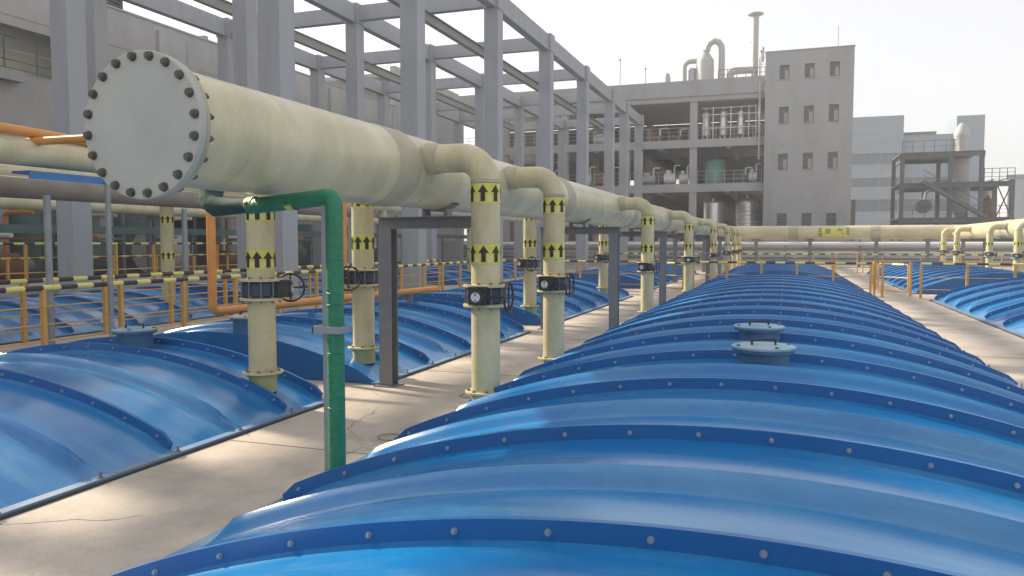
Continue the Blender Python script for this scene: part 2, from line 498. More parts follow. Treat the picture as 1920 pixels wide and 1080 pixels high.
def endwall_mesh(hw, rise, nt=40):
    V, F = [], []
    for i in range(nt + 1):
        t = -1 + 2 * i / nt
        x, z = arch_pt(hw, rise, t, 0.030 * sstep(((1 - abs(t)) * hw - 0.08) / 0.2))
        V += [(x, 0, 0.004), (x, 0, z + 0.030)]
    for i in range(nt):
        F.append((2 * i, 2 * i + 2, 2 * i + 3, 2 * i + 1))
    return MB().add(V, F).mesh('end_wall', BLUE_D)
KINDS = {}
def kind(hw, rise):
    if (hw, rise) not in KINDS:
        KINDS[(hw, rise)] = dict(panels={}, fin=fin_mesh(hw, rise), end=endwall_mesh(hw, rise))
    return KINDS[(hw, rise)]
def bolt_ts(hw, rise):
    rad, am = arch_params(hw, rise)
    n = int(round(2 * am * rad / 0.36))
    return [(-1 + 2 * (i + 0.5) / n) for i in range(n)]
def cover(label, cx, hw, rise, ys, bolts='each', group='blue barrel covers over the tanks', skip=()):
    """ys: fin positions along Y"""
    t = thing('tank_cover', label, 'cover', (cx, ys[0], 0), group)
    K = kind(hw, rise)
    for i in range(len(ys) - 1):
        L = round(ys[i + 1] - ys[i], 3)
        if L not in K['panels']:
            K['panels'][L] = panel_mesh(hw, rise, L, L > 1.0)
        obj('panel', K['panels'][L], t, (cx, ys[i], 0))
    for k, y in enumerate(ys):
        if k in skip: continue
        obj('fin', K['fin'], t, (cx, y, 0))
    obj('end_wall', K['end'], t, (cx, ys[0] - 0.004, 0))
    obj('end_wall', K['end'], t, (cx, ys[-1] + 0.004, 0))
    rad, am = arch_params(hw, rise)
    if bolts == 'each':
        for k, y in enumerate(ys):
            if k in skip: continue
            for tt in bolt_ts(hw, rise):
                x, z = arch_pt(hw, rise, tt, 0.055)
                obj('bolt', ME_FINBOLT, t, (cx + x, y - 0.016, z + 0.03), (0, am * tt, 0))
    elif bolts == 'joined':
        mb = MB()
        for y in ys:
            for tt in bolt_ts(hw, rise):
                x, z = arch_pt(hw, rise, tt, 0.055)
                mb.cyl((cx + x, y - 0.015, z + 0.03), (cx + x, y - 0.033, z + 0.03), 0.016, 6)
        b = part('bolts', mb, BOLT_L, t)
        b['kind'] = 'stuff'
    # flat ground lip along both sides, with its sealant line
    y0, y1 = ys[0] - 0.05, ys[-1] + 0.05
    for s in (-1, 1):
        xi, xo = cx + s * (hw - 0.035), cx + s * (hw + 0.085)
        part('edge_lip', MB().box(min(xi, xo), max(xi, xo), y0, y1, 0.012, 0.032), LIP, t, False)
        xa, xb = cx + s * (hw + 0.06), cx + s * (hw + 0.112)
        part('seal_strip', MB().box(min(xa, xb), max(xa, xb), y0 - 0.02, y1 + 0.02, 0.0, 0.014), SEAL, t, False)
    return t
def hatch(t, x, y, z, r=0.26, lid=LID, tilt=0.0):
    h = part('hatch', MB().lathe((x, y, z - 0.22), [(r * 0.80, 0), (r * 0.80, 0.20), (r * 0.98, 0.205), (r * 0.98, 0.225)], 32), COLLAR, t)
    part('lid', MB().lathe((x, y, z + 0.008), [(r, 0), (r * 1.02, 0.008), (r * 1.02, 0.022), (r * 0.96, 0.028), (0.01, 0.034)], 32), lid, h)
    a = 0.35
    dx, dy = math.cos(a) * 0.10, math.sin(a) * 0.10
    part('handle', MB().tube([(x - dx, y - dy, z + 0.03), (x - dx, y - dy, z + 0.085), (x + dx, y + dy, z + 0.085), (x + dx, y + dy, z + 0.03)], 0.012, 8), DARK, h)
    for k in range(4):
        b = 2 * math.pi * k / 4 + 0.5
        part('clamp', MB().box(x + r * .88 * math.cos(b) - .014, x + r * .88 * math.cos(b) + .014, y + r * .88 * math.sin(b) - .014, y + r * .88 * math.sin(b) + .014, z + .02, z + .048), BOLT_D, h)
    return h
def fins(y0, n, p=PITCH):
    return [round(y0 + p * i, 3) for i in range(n)]

HW, RI = 2.855, 0.64
CXN = -0.235
n1 = cover('long blue ribbed barrel cover filling the foreground, two round hatches on its crown', CXN, HW, RI, fins(-0.47, 18))
hatch(n1, -0.16, 6.95, 0.84)
hatch(n1, -0.25, 8.72, 0.83)
# bolts on the ground lip of the near cover
for y in fins(1.2, 16):
    for s in (-1, 1):
        obj('lip_bolt', ME_LIPBOLT, n1, (CXN + s * (HW + 0.05), y, 0.03))
n2 = cover('blue ribbed barrel cover straight behind the striped crossing rail', CXN, HW, RI, fins(29.6, 12), 'none')
HL, RL = 2.43, 0.50
CXL = -7.18
l1 = cover('blue barrel cover at bottom left with grey hatch at its far end', CXL, HL, RL, [-2.78, -1.21, 0.36, 1.93, 3.50, 5.07, 6.64, 7.30])
hatch(l1, -7.05, 6.98, 0.73, 0.24)
for y in (2.7, 3.5, 4.3, 5.07, 5.85, 6.64):
    obj('lip_bolt', ME_LIPBOLT, l1, (CXL + HL + 0.05, y, 0.03))
l2 = cover('blue barrel cover with a plain blue end wall, behind the green wrapped pipe', CXL, HL, RL, fins(8.45, 4, 1.57) + [14.3], 'each', skip=(0,))
hatch(l2, -6.95, 8.85, 0.72, 0.24, LIDW)
for y in (9.2, 10.0, 10.8, 11.6, 12.4, 13.2):
    obj('lip_bolt', ME_LIPBOLT, l2, (CXL + HL + 0.05, y, 0.03))
cover('third blue barrel cover of the left row, ending at the crossing rail', CXL, HL, RL, fins(15.7, 7), 'joined')
cover('farthest blue barrel cover of the left row, beyond the crossing rail', CXL, HL, RL, fins(29.6, 11), 'none')
CXM = -15.17
cover('nearest blue barrel cover behind the two striped rails at far left', CXM, HL, RL, fins(3.3, 9), 'none')
cover('second blue barrel cover behind the two striped rails on the left', CXM, HL, RL, fins(17.1, 7), 'none')
cover('farthest blue barrel cover seen between the grey frame columns', CXM, HL, RL, fins(29.6, 11), 'none')
CXR = 4.15 + 0.085 + HW
r1 = cover('blue ribbed barrel cover at right edge, beside the sunlit walkway', CXR, HW, RI, fins(9.0, 12), 'joined')
cover('blue barrel cover seen through the open gate on the right', CXR, HW, RI, fins(29.6, 12), 'none')
cover('blue barrel cover far right beyond the cream risers', 15.2, HW, RI, fins(29.6, 12), 'none')

# ------------------------------------------------------------------ main duct
DX, DZ, DR = -3.9, 2.52, 0.385
duct = thing('exhaust_duct', 'large cream fibreglass duct with a bolted grey end plate, running above the walkway', 'duct', (DX, 4.0, 0))
YE = 56.0
secs = [4.02, 7.0, 13.2, 19.4, 25.6, 31.8, 38.0, 44.2, 50.4, YE - 0.3]
for i in range(len(secs) - 1):
    r = 0.392 if i == 0 else DR
    part('pipe_section', MB().tube([(DX, secs[i], DZ), (DX, secs[i + 1], DZ)], r, 48), FRP, duct)
    if i:
        part('joint_sleeve', MB().tube([(DX, secs[i] - 0.25, DZ), (DX, secs[i] - 0.2, DZ), (DX, secs[i] + 0.2, DZ), (DX, secs[i] + 0.25, DZ)], [0.388, 0.401, 0.401, 0.388], 48), FRP2, duct)
part('stub_flange', MB().tube([(DX, 4.022, 2.5), (DX, 4.055, 2.5)], 0.466, 56), FRP2, duct)
plate = part('end_plate', MB().tube([(DX, 3.955, 2.5), (DX, 3.96, 2.5), (DX, 4.012, 2.5)], [0.466, 0.472, 0.472], 64), FLGREY, duct)
ME_PB = MB().cyl((0, 0.001, 0), (0, -0.008, 0), 0.030, 16).cyl((0, -0.008, 0), (0, -0.026, 0), 0.026, 6).cyl((0, -0.026, 0), (0, -0.031, 0), 0.016, 10).mesh('end_bolt', BOLT_D)
ME_PN = MB().cyl((0, 0, 0), (0, 0.03, 0), 0.026, 6).cyl((0, 0.03, 0), (0, 0.055, 0), 0.014, 8).mesh('end_nut', BOLT_D)
for k in range(20):
    a = 2 * math.pi * (k + 0.35) / 20
    p = (DX + 0.436 * math.cos(a), 3.955, 2.5 + 0.436 * math.sin(a))
    obj('end_bolt', ME_PB, plate, p, (0, 0.3 * k, 0))
    obj('end_nut', ME_PN, plate, (p[0], 4.055, p[2]), (0, 0.3 * k, 0))
# worn stripe with arrow heads on the duct between first two branches
def curved_patch_y(cx, cz, r, y0, y1, a0, a1, n=10):
    V, F = [], []
    for i in range(n + 1):
        a = a0 + (a1 - a0) * i / n
        V += [(cx + r * math.cos(a), y0, cz + r * math.sin(a)), (cx + r * math.cos(a), y1, cz + r * math.sin(a))]
    for i in range(n):
        F.append((2 * i, 2 * i + 1, 2 * i + 3, 2 * i + 2))
    return MB().add(V, F)
tape = part('worn_tape', curved_patch_y(DX, DZ, DR + 0.003, 9.25, 9.42, R(-42), R(28)), FRP2, duct)
mb = MB()
for a in (-34, -14, 6):
    a0 = R(a); rr = DR + 0.007
    pts = [(9.33, -0.09), (9.33, 0.02), (9.28, 0.02), (9.365, 0.10), (9.45, 0.02), (9.40, 0.02), (9.40, -0.09)]
    V = [(DX + rr * math.cos(a0 + q / DR), y - 0.03, DZ + rr * math.sin(a0 + q / DR)) for y, q in pts]
    mb.add(V, [(0, 1, 5, 6), (2, 3, 4)])
part('arrow_print', mb, BLK, tape)

# supports under the duct
def bent(Y, xl, xr, label, top=2.06, dx=DX, dz=DZ, dr=DR):
    t = thing('pipe_support', label, 'support frame', ((xl + xr) / 2, Y, 0), 'grey steel frames carrying the big duct')
    for x in (xl, xr):
        part('post', MB().hsec((x, Y, 0.012), (x, Y, top - 0.145), 0.17, 0.17, 0.014, 0.012), STEEL, t, False)
        part('base_plate', MB().box(x - 0.14, x + 0.14, Y - 0.14, Y + 0.14, 0.001, 0.014), STEEL, t, False)
    part('beam', MB().hsec((xl - 0.12, Y, top - 0.072), (xr + 0.12, Y, top - 0.072), 0.17, 0.143, 0.012, 0.012), STEEL, t, False)
    s = MB()
    for k in (-1, 1):
        s.box(dx + k * 0.14 - 0.02, dx + k * 0.14 + 0.02, Y - 0.08, Y + 0.08, top + 0.002, dz - math.sqrt(dr * dr - 0.14 ** 2) + 0.01)
    V, F = [], []
    for i in range(13):
        a = R(-90 - 38 + 76 * i / 12)
        for (rr, yy) in ((dr + 0.003, Y - 0.09), (dr + 0.02, Y - 0.09), (dr + 0.02, Y + 0.09), (dr + 0.003, Y + 0.09)):
            V.append((dx + rr * math.cos(a), yy, dz + rr * math.sin(a)))
    for i in range(12):
        for k in range(4):
            F.append((i * 4 + k, i * 4 + (k + 1) % 4, i * 4 + 4 + (k + 1) % 4, i * 4 + 4 + k))
    s.add(V, F)
    part('saddle', s, STEEL, t, False)
    return t
ords = ['nearest', 'second', 'third', 'fourth', 'fifth', 'sixth', 'seventh', 'eighth']
for i, Y in enumerate([8.44, 15.07, 21.5, 28.3, 34.6, 41.0, 47.4]):
    bent(Y, -4.56, -3.16 if i else -3.30, '%s grey steel support frame under the large cream duct' % ords[i])

# ------------------------------------------------------------------ risers
def band(t, x, y, z0, z1, r, n=7, ph=0.0):
    dz = random.uniform(-0.015, 0.015)
    z0, z1 = z0 + dz, z1 + dz
    ph += random.uniform(-0.25, 0.25)
    b = part('arrow_band', MB().tube([(x, y, z0), (x, y, z1)], r + 0.003, 32, False), YEL, t)
    h = z1 - z0
    mb = MB()
    rr = r + 0.0085
    for k in range(n):
        a0 = ph + 2 * math.pi * k / n
        P = [(-.022, .10), (.022, .10), (.022, .56), (-.022, .56), (-.052, .56), (0, .56), (.052, .56), (0, .94)]
        V = [(x + rr * math.cos(a0 + u / r), y + rr * math.sin(a0 + u / r), z0 + h * v) for u, v in P]
        mb.add(V, [(0, 1, 2, 3), (4, 5, 7), (5, 6, 7)])
    part('arrow_print', mb, BLK, b, False)['kind'] = 'stuff'
    mb = MB()
    for k in range(n):
        a0 = ph + 2 * math.pi * (k + 0.5) / n
        P = [(-.030, .08), (.0, .08), (.030, .08), (.030, .42), (0, .42), (-.030, .42)]
        V = [(x + (r + .0055) * math.cos(a0 + u / r), y + (r + .0055) * math.sin(a0 + u / r), z0 + h * v) for u, v in P]
        mb.add(V, [(0, 1, 4, 5), (1, 2, 3, 4)])
    part('pale_print', mb, YPALE, b, False)['kind'] = 'stuff'
YPALE = mat('faded_yellow_tape', (0.66, 0.62, 0.26), None, 0.5)
def flange(t, x, y, z, r, th=0.028, m=None, nb=8, bl=0.02):
    f = part('flange', MB().lathe((x, y, z), [(r, 0), (r + 0.008, 0.004), (r + 0.008, th - 0.004), (r, th)], 32), m or RISER, t)
    mb_n = MB().cyl((0, 0, -bl), (0, 0, th + bl), 0.011, 6).cyl((0, 0, th), (0, 0, th + 0.012), 0.02, 6).mesh('bolt', BOLT)
    for k in range(nb):
        a = 2 * math.pi * (k + 0.5) / nb
        obj('bolt', mb_n, f, (x + (r - 0.03) * math.cos(a), y + (r - 0.03) * math.sin(a), z))
    return f
def valve(t, x, y, z, r, side, full):
    """wafer butterfly valve, z is its middle; side = angle of the gearbox round the pipe"""
    flange(t, x, y, z - 0.115, r + 0.075, 0.03, nb=10 if full else 6)
    flange(t, x, y, z + 0.085, r + 0.075, 0.03, nb=10 if full else 6)
    v = part('valve_body', MB().lathe((x, y, z - 0.084), [(r + 0.02, 0), (r + 0.045, 0.02), (r + 0.045, 0.148), (r + 0.02, 0.168)], 28), VBLUE, t)
    mb = MB()
    for k in range(10):
        a = 2 * math.pi * (k + 0.5) / 10
        mb.cyl((x + (r + .06) * math.cos(a), y + (r + .06) * math.sin(a), z - .14), (x + (r + .06) * math.cos(a), y + (r + .06) * math.sin(a), z + .14), 0.008, 6)
    part('stud_bolts', mb, BOLT, v)['kind'] = 'stuff'
    c, s = math.cos(side), math.sin(side)
    gx, gy = x + c * (r + 0.10), y + s * (r + 0.10)
    M = Matrix.Translation((gx, gy, z)) @ Matrix.Rotation(side, 4, 'Z')
    def tr(m_): m_.v = [tuple(M @ Vector(p)) for p in m_.v]; return m_
    g = part('gearbox', tr(MB().box(-0.07, 0.05, -0.085, 0.085, -0.08, 0.085).box(-0.075, 0.055, -0.09, 0.09, 0.085, 0.10).cyl((0.045, 0, 0), (0.075, 0, 0), 0.085, 20)), DARK, t, True)
    part('dial', tr(MB().cyl((0.0755, 0, 0), (0.082, 0, 0), 0.048, 20)), DIAL, g)
    part('dial_mark', tr(MB().box(0.0825, 0.085, -0.008, 0.008, 0.018, 0.038).box(0.0825, 0.085, -0.010, 0.010, -0.036, -0.026)), BLK, g, False)
    # shaft leaves the box sideways to the hand wheel
    k = 1
    w = part('hand_wheel', tr(MB().torus((0.0, 0.32 * k, 0.0), (0, 1, 0), 0.15, 0.012, 32, 8).cyl((0.0, 0.08 * k, 0.0), (0.0, 0.335 * k, 0.0), 0.012, 8)
             .bar((-0.145, 0.32 * k, 0), (0.145, 0.32 * k, 0), 0.016, 0.016).bar((0, 0.32 * k, -0.145), (0, 0.32 * k, 0.145), 0.016, 0.016)), DARK, t)
    return v
def riser(label, x, y, zb, zt, r, duct_x, duct_z, gear, full=True, vz=1.21, bands=(1.54, 2.14), ph=0.0, na=7, group='cream riser pipes with yellow arrow bands', bend=0.26, valve_on=True):
    t = thing('riser_pipe', label, 'pipe', (x, y, 0), group)
    s = 1 if x > duct_x else -1
    pts = elbow((x, y, zb), (x, y, zt), (duct_x + s * 0.2, y, zt), bend, 9)
    part('pipe', MB().tube(pts, r, 32), RISER, t)
    if valve_on:
        # split marks: collars where bend is laminated on
        pass
    ex = duct_x + s * (DR + 0.02)
    part('lap_joint', MB().tube([(x, y, zt - bend - 0.012), (x, y, zt - bend), (x, y, zt - bend + 0.03)], [r + 0.001, r + 0.007, r + 0.004], 32), FRP2, t)
    part('branch_collar', MB().tube([(ex - s * 0.05, y, zt), (ex + s * 0.06, y, zt), (ex + s * 0.10, y, zt)], [r + 0.02, r + 0.012, r + 0.002], 32), FRP2, t)
    for z0 in bands:
        band(t, x, y, z0, z0 + 0.2, r, na, ph)
    valve(t, x, y, vz, r, gear, full)
    flange(t, x, y, zb + (0.15 if x > -4 else 0.19), r + 0.06, 0.026, nb=8)
    part('stub', MB().tube([(x, y, zb), (x, y, zb + (0.149 if x > -4 else 0.189))], r + 0.004, 32), STUB if x < -4 else RISER, t)
    return t
S = R(-90)
RX = -2.9
rr = 0.142
rz = 2.62
rdat = [(7.45, 'nearest cream riser pipe on the near cover, with large black hand wheel', True),
        (9.95, 'second cream riser pipe on the near cover, white dial facing the walkway', True),
        (17.4, 'third cream riser pipe along the near cover, beside a grey support post', True),
        (25.2, 'fourth cream riser pipe along the near cover, just before the crossing rail', False),
        (34.2, 'fifth cream riser pipe of the near row, beyond the crossing rail', False),
        (42.5, 'sixth cream riser pipe of the near row, far beyond the crossing rail', False),
        (48.5, 'seventh cream riser pipe of the near row, third before the cross duct', False),
        (53.5, 'last cream riser pipe of the near row, next to the cross duct', False)]
for i, (Y, lb, full) in enumerate(rdat):
    zb = 0.05 if Y < 27 else 0.02
    riser(lb, RX, Y, zb, rz, rr if i else 0.148, DX, DZ, R([-87, -96, -104, -84, -110, -92, -100, -88][i]), full, ph=R([-118, -82, -95, -70][i % 4]), na=7)
LX = -5.2
ldat = [(6.85, 'cream riser pipe on the bottom-left cover, blue valve ring and green stained stub', True, R(25)),
        (8.95, 'cream riser pipe rising from the plain blue end-wall cover, right of the green pipe', True, R(-140)),
        (16.0, 'thin-looking cream riser pipe between the first two near-cover risers', True, R(-120)),
        (23.2, 'cream riser pipe at the far end of the left row', False, R(-120)),
        (31.5, 'cream riser pipe of the left row beyond the crossing rail', False, R(-120))]
for i, (Y, lb, full, ga) in enumerate(ldat):
    riser(lb, LX, Y, 0.18, rz - 0.02, 0.142, DX, DZ, ga, full, vz=1.26 if i == 0 else 1.3, bands=((1.47, 1.98) if i == 0 else (1.64, 2.2)), ph=R(-100 + 17 * i), na=8, bend=0.24)
# green stained lower stub of first left riser handled by sleeve
# ------------------------------------------------------------------ cross duct at the far end and the right-hand duct
CZ, CR = 2.42, 0.46
RDX = 10.3
cd = thing('cross_duct', 'long cream duct crossing the whole yard at the far end, yellow sign on it', 'duct', (3, YE, 0))
for (x0, x1) in ((-3.9, 0.5), (0.5, 5.5), (5.5, RDX)):
    part('pipe_section', MB().tube([(x0, YE, CZ), (x1, YE, CZ)], CR, 40), FRP, cd)
for x in (0.5, 5.5):
    part('joint_sleeve', MB().tube([(x - 0.3, YE, CZ), (x - 0.2, YE, CZ), (x + 0.2, YE, CZ), (x + 0.3, YE, CZ)], [CR + .002, CR + .014, CR + .014, CR + .002], 40), FRP2, cd)
# yellow sign wrapped on the pipe
def wrap_x(pts2, r):
    """(x, arc height v) -> on the camera-facing side of the cross duct"""
    return [(px, YE - r * math.cos(v / r), CZ + r * math.sin(v / r)) for px, v in pts2]
sx0, sx1 = 2.03, 3.95
V, F = [], []
for i in range(13):
    v = -0.30 + 0.62 * i / 12
    V += wrap_x([(sx0, v), (sx1, v)], CR + 0.006)
for i in range(12):
    F.append((2 * i, 2 * i + 1, 2 * i + 3, 2 * i + 2))
sign = part('yellow_sign', MB().add(V, F), YEL, cd)
mb = MB()
for x0 in (sx0 + 0.02, sx1 - 0.22):
    for k in range(6):
        v0 = -0.27 + 0.105 * k
        P = wrap_x([(x0, v0), (x0 + 0.2, v0), (x0 + 0.2, v0 + 0.05), (x0, v0 + 0.05)], CR + 0.012)
        mb.add(P, [(0, 1, 2, 3)])
part('border_print', mb, BLK, sign, False)
fc = bpy.data.curves.new('sign_text', 'FONT')
fc.body = '\u5e9f'
def glyph(ch, x, size, v0):
    fc = bpy.data.curves.new('sign_text', 'FONT')
    fc.body = ch
    fc.size = size
    fc.align_x = 'CENTER'
    fc.resolution_u = 3
    to = bpy.data.objects.new('tmp_text', fc)
    scene.collection.objects.link(to)
    bpy.context.view_layer.update()
    dg = bpy.context.evaluated_depsgraph_get()
    me = bpy.data.meshes.new_from_object(to.evaluated_get(dg))
    bpy.data.objects.remove(to)
    bm = bmesh.new(); bm.from_mesh(me)
    bmesh.ops.triangulate(bm, faces=bm.faces)
    bmesh.ops.subdivide_edges(bm, edges=[e for e in bm.edges if e.calc_length() > 0.1], cuts=2)
    for v in bm.verts:
        q = wrap_x([(x + v.co.x, v0 + v.co.y)], CR + 0.012)[0]
        v.co = q
    bm.to_mesh(me); bm.free()
    me.materials.clear(); me.materials.append(BLK)
    return me
bpy.data.curves.remove(fc)
for ch, x in (('\u5e9f', 2.62), ('\u6c14', 3.38)):
    me = glyph(ch, x, 0.42, -0.06)
    obj('sign_character', me, sign)
part('small_white_tag', MB().add(wrap_x([(3.68, -0.30), (3.9, -0.30), (3.9, -0.16), (3.68, -0.16)], CR + 0.016), [(0, 1, 2, 3)]), WHITE, cd, False)
for i, x in enumerate((-1.9, 1.55, 5.6, 8.6)):
    t = thing('pipe_post', '%s grey post under the far cross duct, counted from the left' % ords[i].replace('nearest', 'first'), 'post', (x, YE, 0), 'posts under the cross duct')
    part('post', MB().hsec((x, YE, 0), (x, YE, CZ - CR - 0.12), 0.22, 0.22, 0.016, 0.014), STEEL, t, False)
    part('cradle', MB().box(x - 0.25, x + 0.25, YE - 0.2, YE + 0.2, CZ - CR - 0.12, CZ - CR + 0.01), STEEL, t, False)
rd = thing('side_duct', 'cream duct coming towards the viewer along the right edge, big sleeve joint on it', 'duct', (RDX, 40, 0))
for (y0, y1) in ((24.0, 33.0), (33.0, 44.0), (44.0, YE + 0.46)):
    part('pipe_section', MB().tube([(RDX, y0, CZ), (RDX, y1, CZ)], 0.43, 40), FRP, rd)
for y in (33.0, 44.0):
    part('joint_sleeve', MB().tube([(RDX, y - .35, CZ), (RDX, y - .25, CZ), (RDX, y + .25, CZ), (RDX, y + .35, CZ)], [.434, .452, .452, .434], 40), FRP2, rd)
for i, Y in enumerate((54.2, 50.3, 42.7, 37.9, 32.0)):
    riser(['cream riser pipe farthest back on the right, at the corner of the ducts', 'second farthest cream riser pipe on the right', 'middle cream riser pipe of the right-hand row',
           'cream riser pipe of the right-hand row near the picture edge', 'cream riser pipe of the right-hand row, cut by the picture edge'][i],
          9.2, Y, 0.3, 2.52, 0.15, RDX, CZ, R(-110), False, vz=1.2, bands=(1.6,), ph=0.3 * i, group='cream risers on the right')
for i, Y in enumerate((46.5, 35.5, 30.0)):
    riser(['cream riser pipe behind the right duct, farthest', 'cream riser pipe behind the right duct, middle', 'cream riser pipe behind the right duct, nearest'][i],
          11.4, Y, 0.3, 2.5, 0.15, RDX, CZ, R(-60), False, vz=1.2, bands=(1.6,), ph=0.3 * i, group='cream risers behind the right duct')
for i, Y in enumerate((51.5, 45.0, 38.5, 31.0)):
    bent(Y, 9.75, 10.85, ['farthest', 'third', 'second', 'nearest'][i] + ' grey steel support frame under the right-hand duct', 1.97, RDX, CZ, 0.43)

# ------------------------------------------------------------------ green and orange pipes
g = thing('green_pipe', 'green wrapped pipe standing against a grey post and bending left under the duct', 'pipe', (-3.12, 4.83, 0))
part('pipe', MB().tube(elbow((-3.055, 4.86, 0.0), (-3.055, 4.86, 2.08), (-4.05, 5.22, 2.04), 0.07, 8), 0.062, 20), GREEN, g)
# crumpled wrap folds on the pipe
for k, z in enumerate((0.55, 0.95, 1.12, 1.30, 1.38, 1.62)):
    part('wrap_fold', MB().torus((-3.055, 4.86, z), (0.12 * (-1) ** k, 0.1, 1), 0.058, 0.008, 20, 6), GREEN, g)
part('back_post', MB().hsec((-3.135, 4.90, 0.0), (-3.135, 4.90, 2.02), 0.07, 0.06, 0.01, 0.008), STEELP, g, False)
part('clamp', MB().box(-3.20, -2.975, 4.778, 4.795, 1.10, 1.15).box(-3.205, -3.19, 4.778, 4.95, 1.10, 1.15).box(-2.99, -2.975, 4.796, 4.95, 1.10, 1.15), STEELP, g, False)
part('elbow_wrap', MB().tube([(-4.05, 5.22, 2.05), (-4.3, 5.31, 2.045), (-4.5, 5.36, 2.05), (-4.62, 5.42, 2.11), (-4.66, 5.5, 2.22), (-4.66, 5.55, 2.4)], [0.058, 0.066, 0.085, 0.1, 0.1, 0.1], 16), GREEN_D, g)
part('post_foot', MB().box(-3.26, -2.94, 4.76, 5.0, 0.001, 0.014), STEEL, g, False)
for (x, y) in ((-4.02, 5.209), (-3.52, 5.031)):
    d = Vector((-1.01, 0.36, -0.02)).normalized() * 0.045
    b = part('arrow_band', MB().tube([Vector((x, y, 2.055)) - d, Vector((x, y, 2.055)) + d], 0.0615, 20, False), YEL, g)
    rt = Vector((0.336, 0.942, 0))
    c = Vector((x, y, 2.058)) - rt * 0.0635
    dn = d.normalized()
    mb = MB()
    up = Vector((0, 0, 1))
    mb.add([c + dn * 0.03 - up * .008, c + dn * 0.03 + up * .008, c + up * .008, c - up * .008], [(0, 1, 2, 3)])
    mb.add([c + up * .026, c - up * .026, c - dn * .036], [(0, 1, 2)])
    part('arrow_print', mb, BLK, b, False)
o1 = thing('orange_pipe', 'orange pipe dropping behind the end plate and running low across the blue covers', 'pipe', (-7.49, 8.9, 0.75))
part('pipe', MB().tube(elbow((-11.48, 8.95, 3.3), (-7.62, 8.95, 3.3), (-7.62, 8.95, 2.5), 0.12, 6)[:-1] + elbow((-7.62, 8.95, 2.4), (-7.62, 8.95, 0.78), (-6.75, 14.6, 0.80), 0.09, 6), 0.062, 16), ORANGE, o1)
part('rest_bracket', MB().box(-7.25, -7.15, 11.6, 11.66, 0.52, 0.74).box(-6.95, -6.85, 13.6, 13.66, 0.52, 0.75), STEEL, o1, False)
solo('orange_drop_pipe', MB().tube(elbow((-8.2, 13.4, 0.45), (-8.2, 13.4, 3.3), (-12.7, 13.4, 3.3), 0.12, 6), 0.055, 14), ORANGE, 'thin orange vertical pipe just left of the second left riser', 'pipe')

# wire rings lying on the walkway
for i, (x, y, r) in enumerate(((-3.32, 6.15, 0.11), (-3.35, 8.15, 0.13))):
    solo('wire_ring', MB().torus((x, y, 0.008), (0.03, 0, 1), r, 0.004, 28, 6), BOLT, ['thin wire ring lying on the walkway nearer to the viewer', 'thin wire ring on the walkway by the nearest riser foot'][i], 'wire')

# ------------------------------------------------------------------ railings
def railing(label, p0, p1, h, nposts, z0=0.0, mids=(0.36, 0.7), axis=1, pw=0.07, rr=0.034, ends=True, post_m=None, group='striped safety railings', paired=False):
    p0 = Vector((p0[0], p0[1], z0)); p1 = Vector((p1[0], p1[1], z0))
    t = thing('safety_railing', label, 'railing', tuple((p0 + p1) / 2), group)
    up = Vector((0, 0, 1))
    d = (p1 - p0).normalized()
    part('top_rail', MB().tube([p0 + up * h - d * 0.03, p1 + up * h + d * 0.03], rr, 12), STR_Y if axis == 1 else STR_X, t)
    for m_ in mids:
        part('mid_rail', MB().tube([p0 + up * h * m_, p1 + up * h * m_], 0.012, 8), RAILY, t)
    for k in range(nposts):
        q = p0 + (p1 - p0) * (k / max(1, nposts - 1))
        part('post', MB().bar(q, q + up * (h - rr * 0.6), pw, pw), post_m or RAILY, t, False)
    return t
railing('front striped railing at left, nearest to the bottom-left cover', (-10.9, 3.0), (-10.9, 27.0), 1.045, 17, rr=0.042, mids=(0.2, 0.45, 0.72))
railing('rear striped railing at left, just behind the first columns', (-12.4, 3.0), (-12.4, 27.0), 1.085, 15, rr=0.042, mids=(0.2, 0.45, 0.72))
railing('raised striped railing at left, its top level with the horizon', (-19.4, 8.0), (-19.4, 24.6), 1.14, 12, z0=0.58, mids=(0.30, 0.66))
railing('lower striped railing behind the raised one at left', (-21.5, 9.0), (-21.5, 30), 1.08, 12, z0=0.2, mids=(0.3, 0.6))
railing('striped railing crossing behind the foreground cover', (-3.0, 27.6), (2.62, 27.6), 1.08, 6, axis=0, mids=(0.25, 0.6))
railing('striped railing on the right, ending at the open gate', (4.05, 27.4), (13.0, 27.4), 1.09, 8, axis=0, mids=(0.25, 0.6))
railing('striped railing crossing behind the left row of covers', (-10.8, 27.6), (-4.55, 27.6), 1.08, 6, axis=0, mids=(0.25, 0.6))
railing('far pale striped railing in front of the cross duct, left of its gate', (-10.5, 48.6), (2.55, 48.6), 1.08, 14, axis=0, mids=(0.3, 0.65), pw=0.05)
railing('far pale striped railing in front of the cross duct, right of its gate', (4.2, 48.6), (16.0, 48.6), 1.08, 13, axis=0, mids=(0.3, 0.65), pw=0.05)
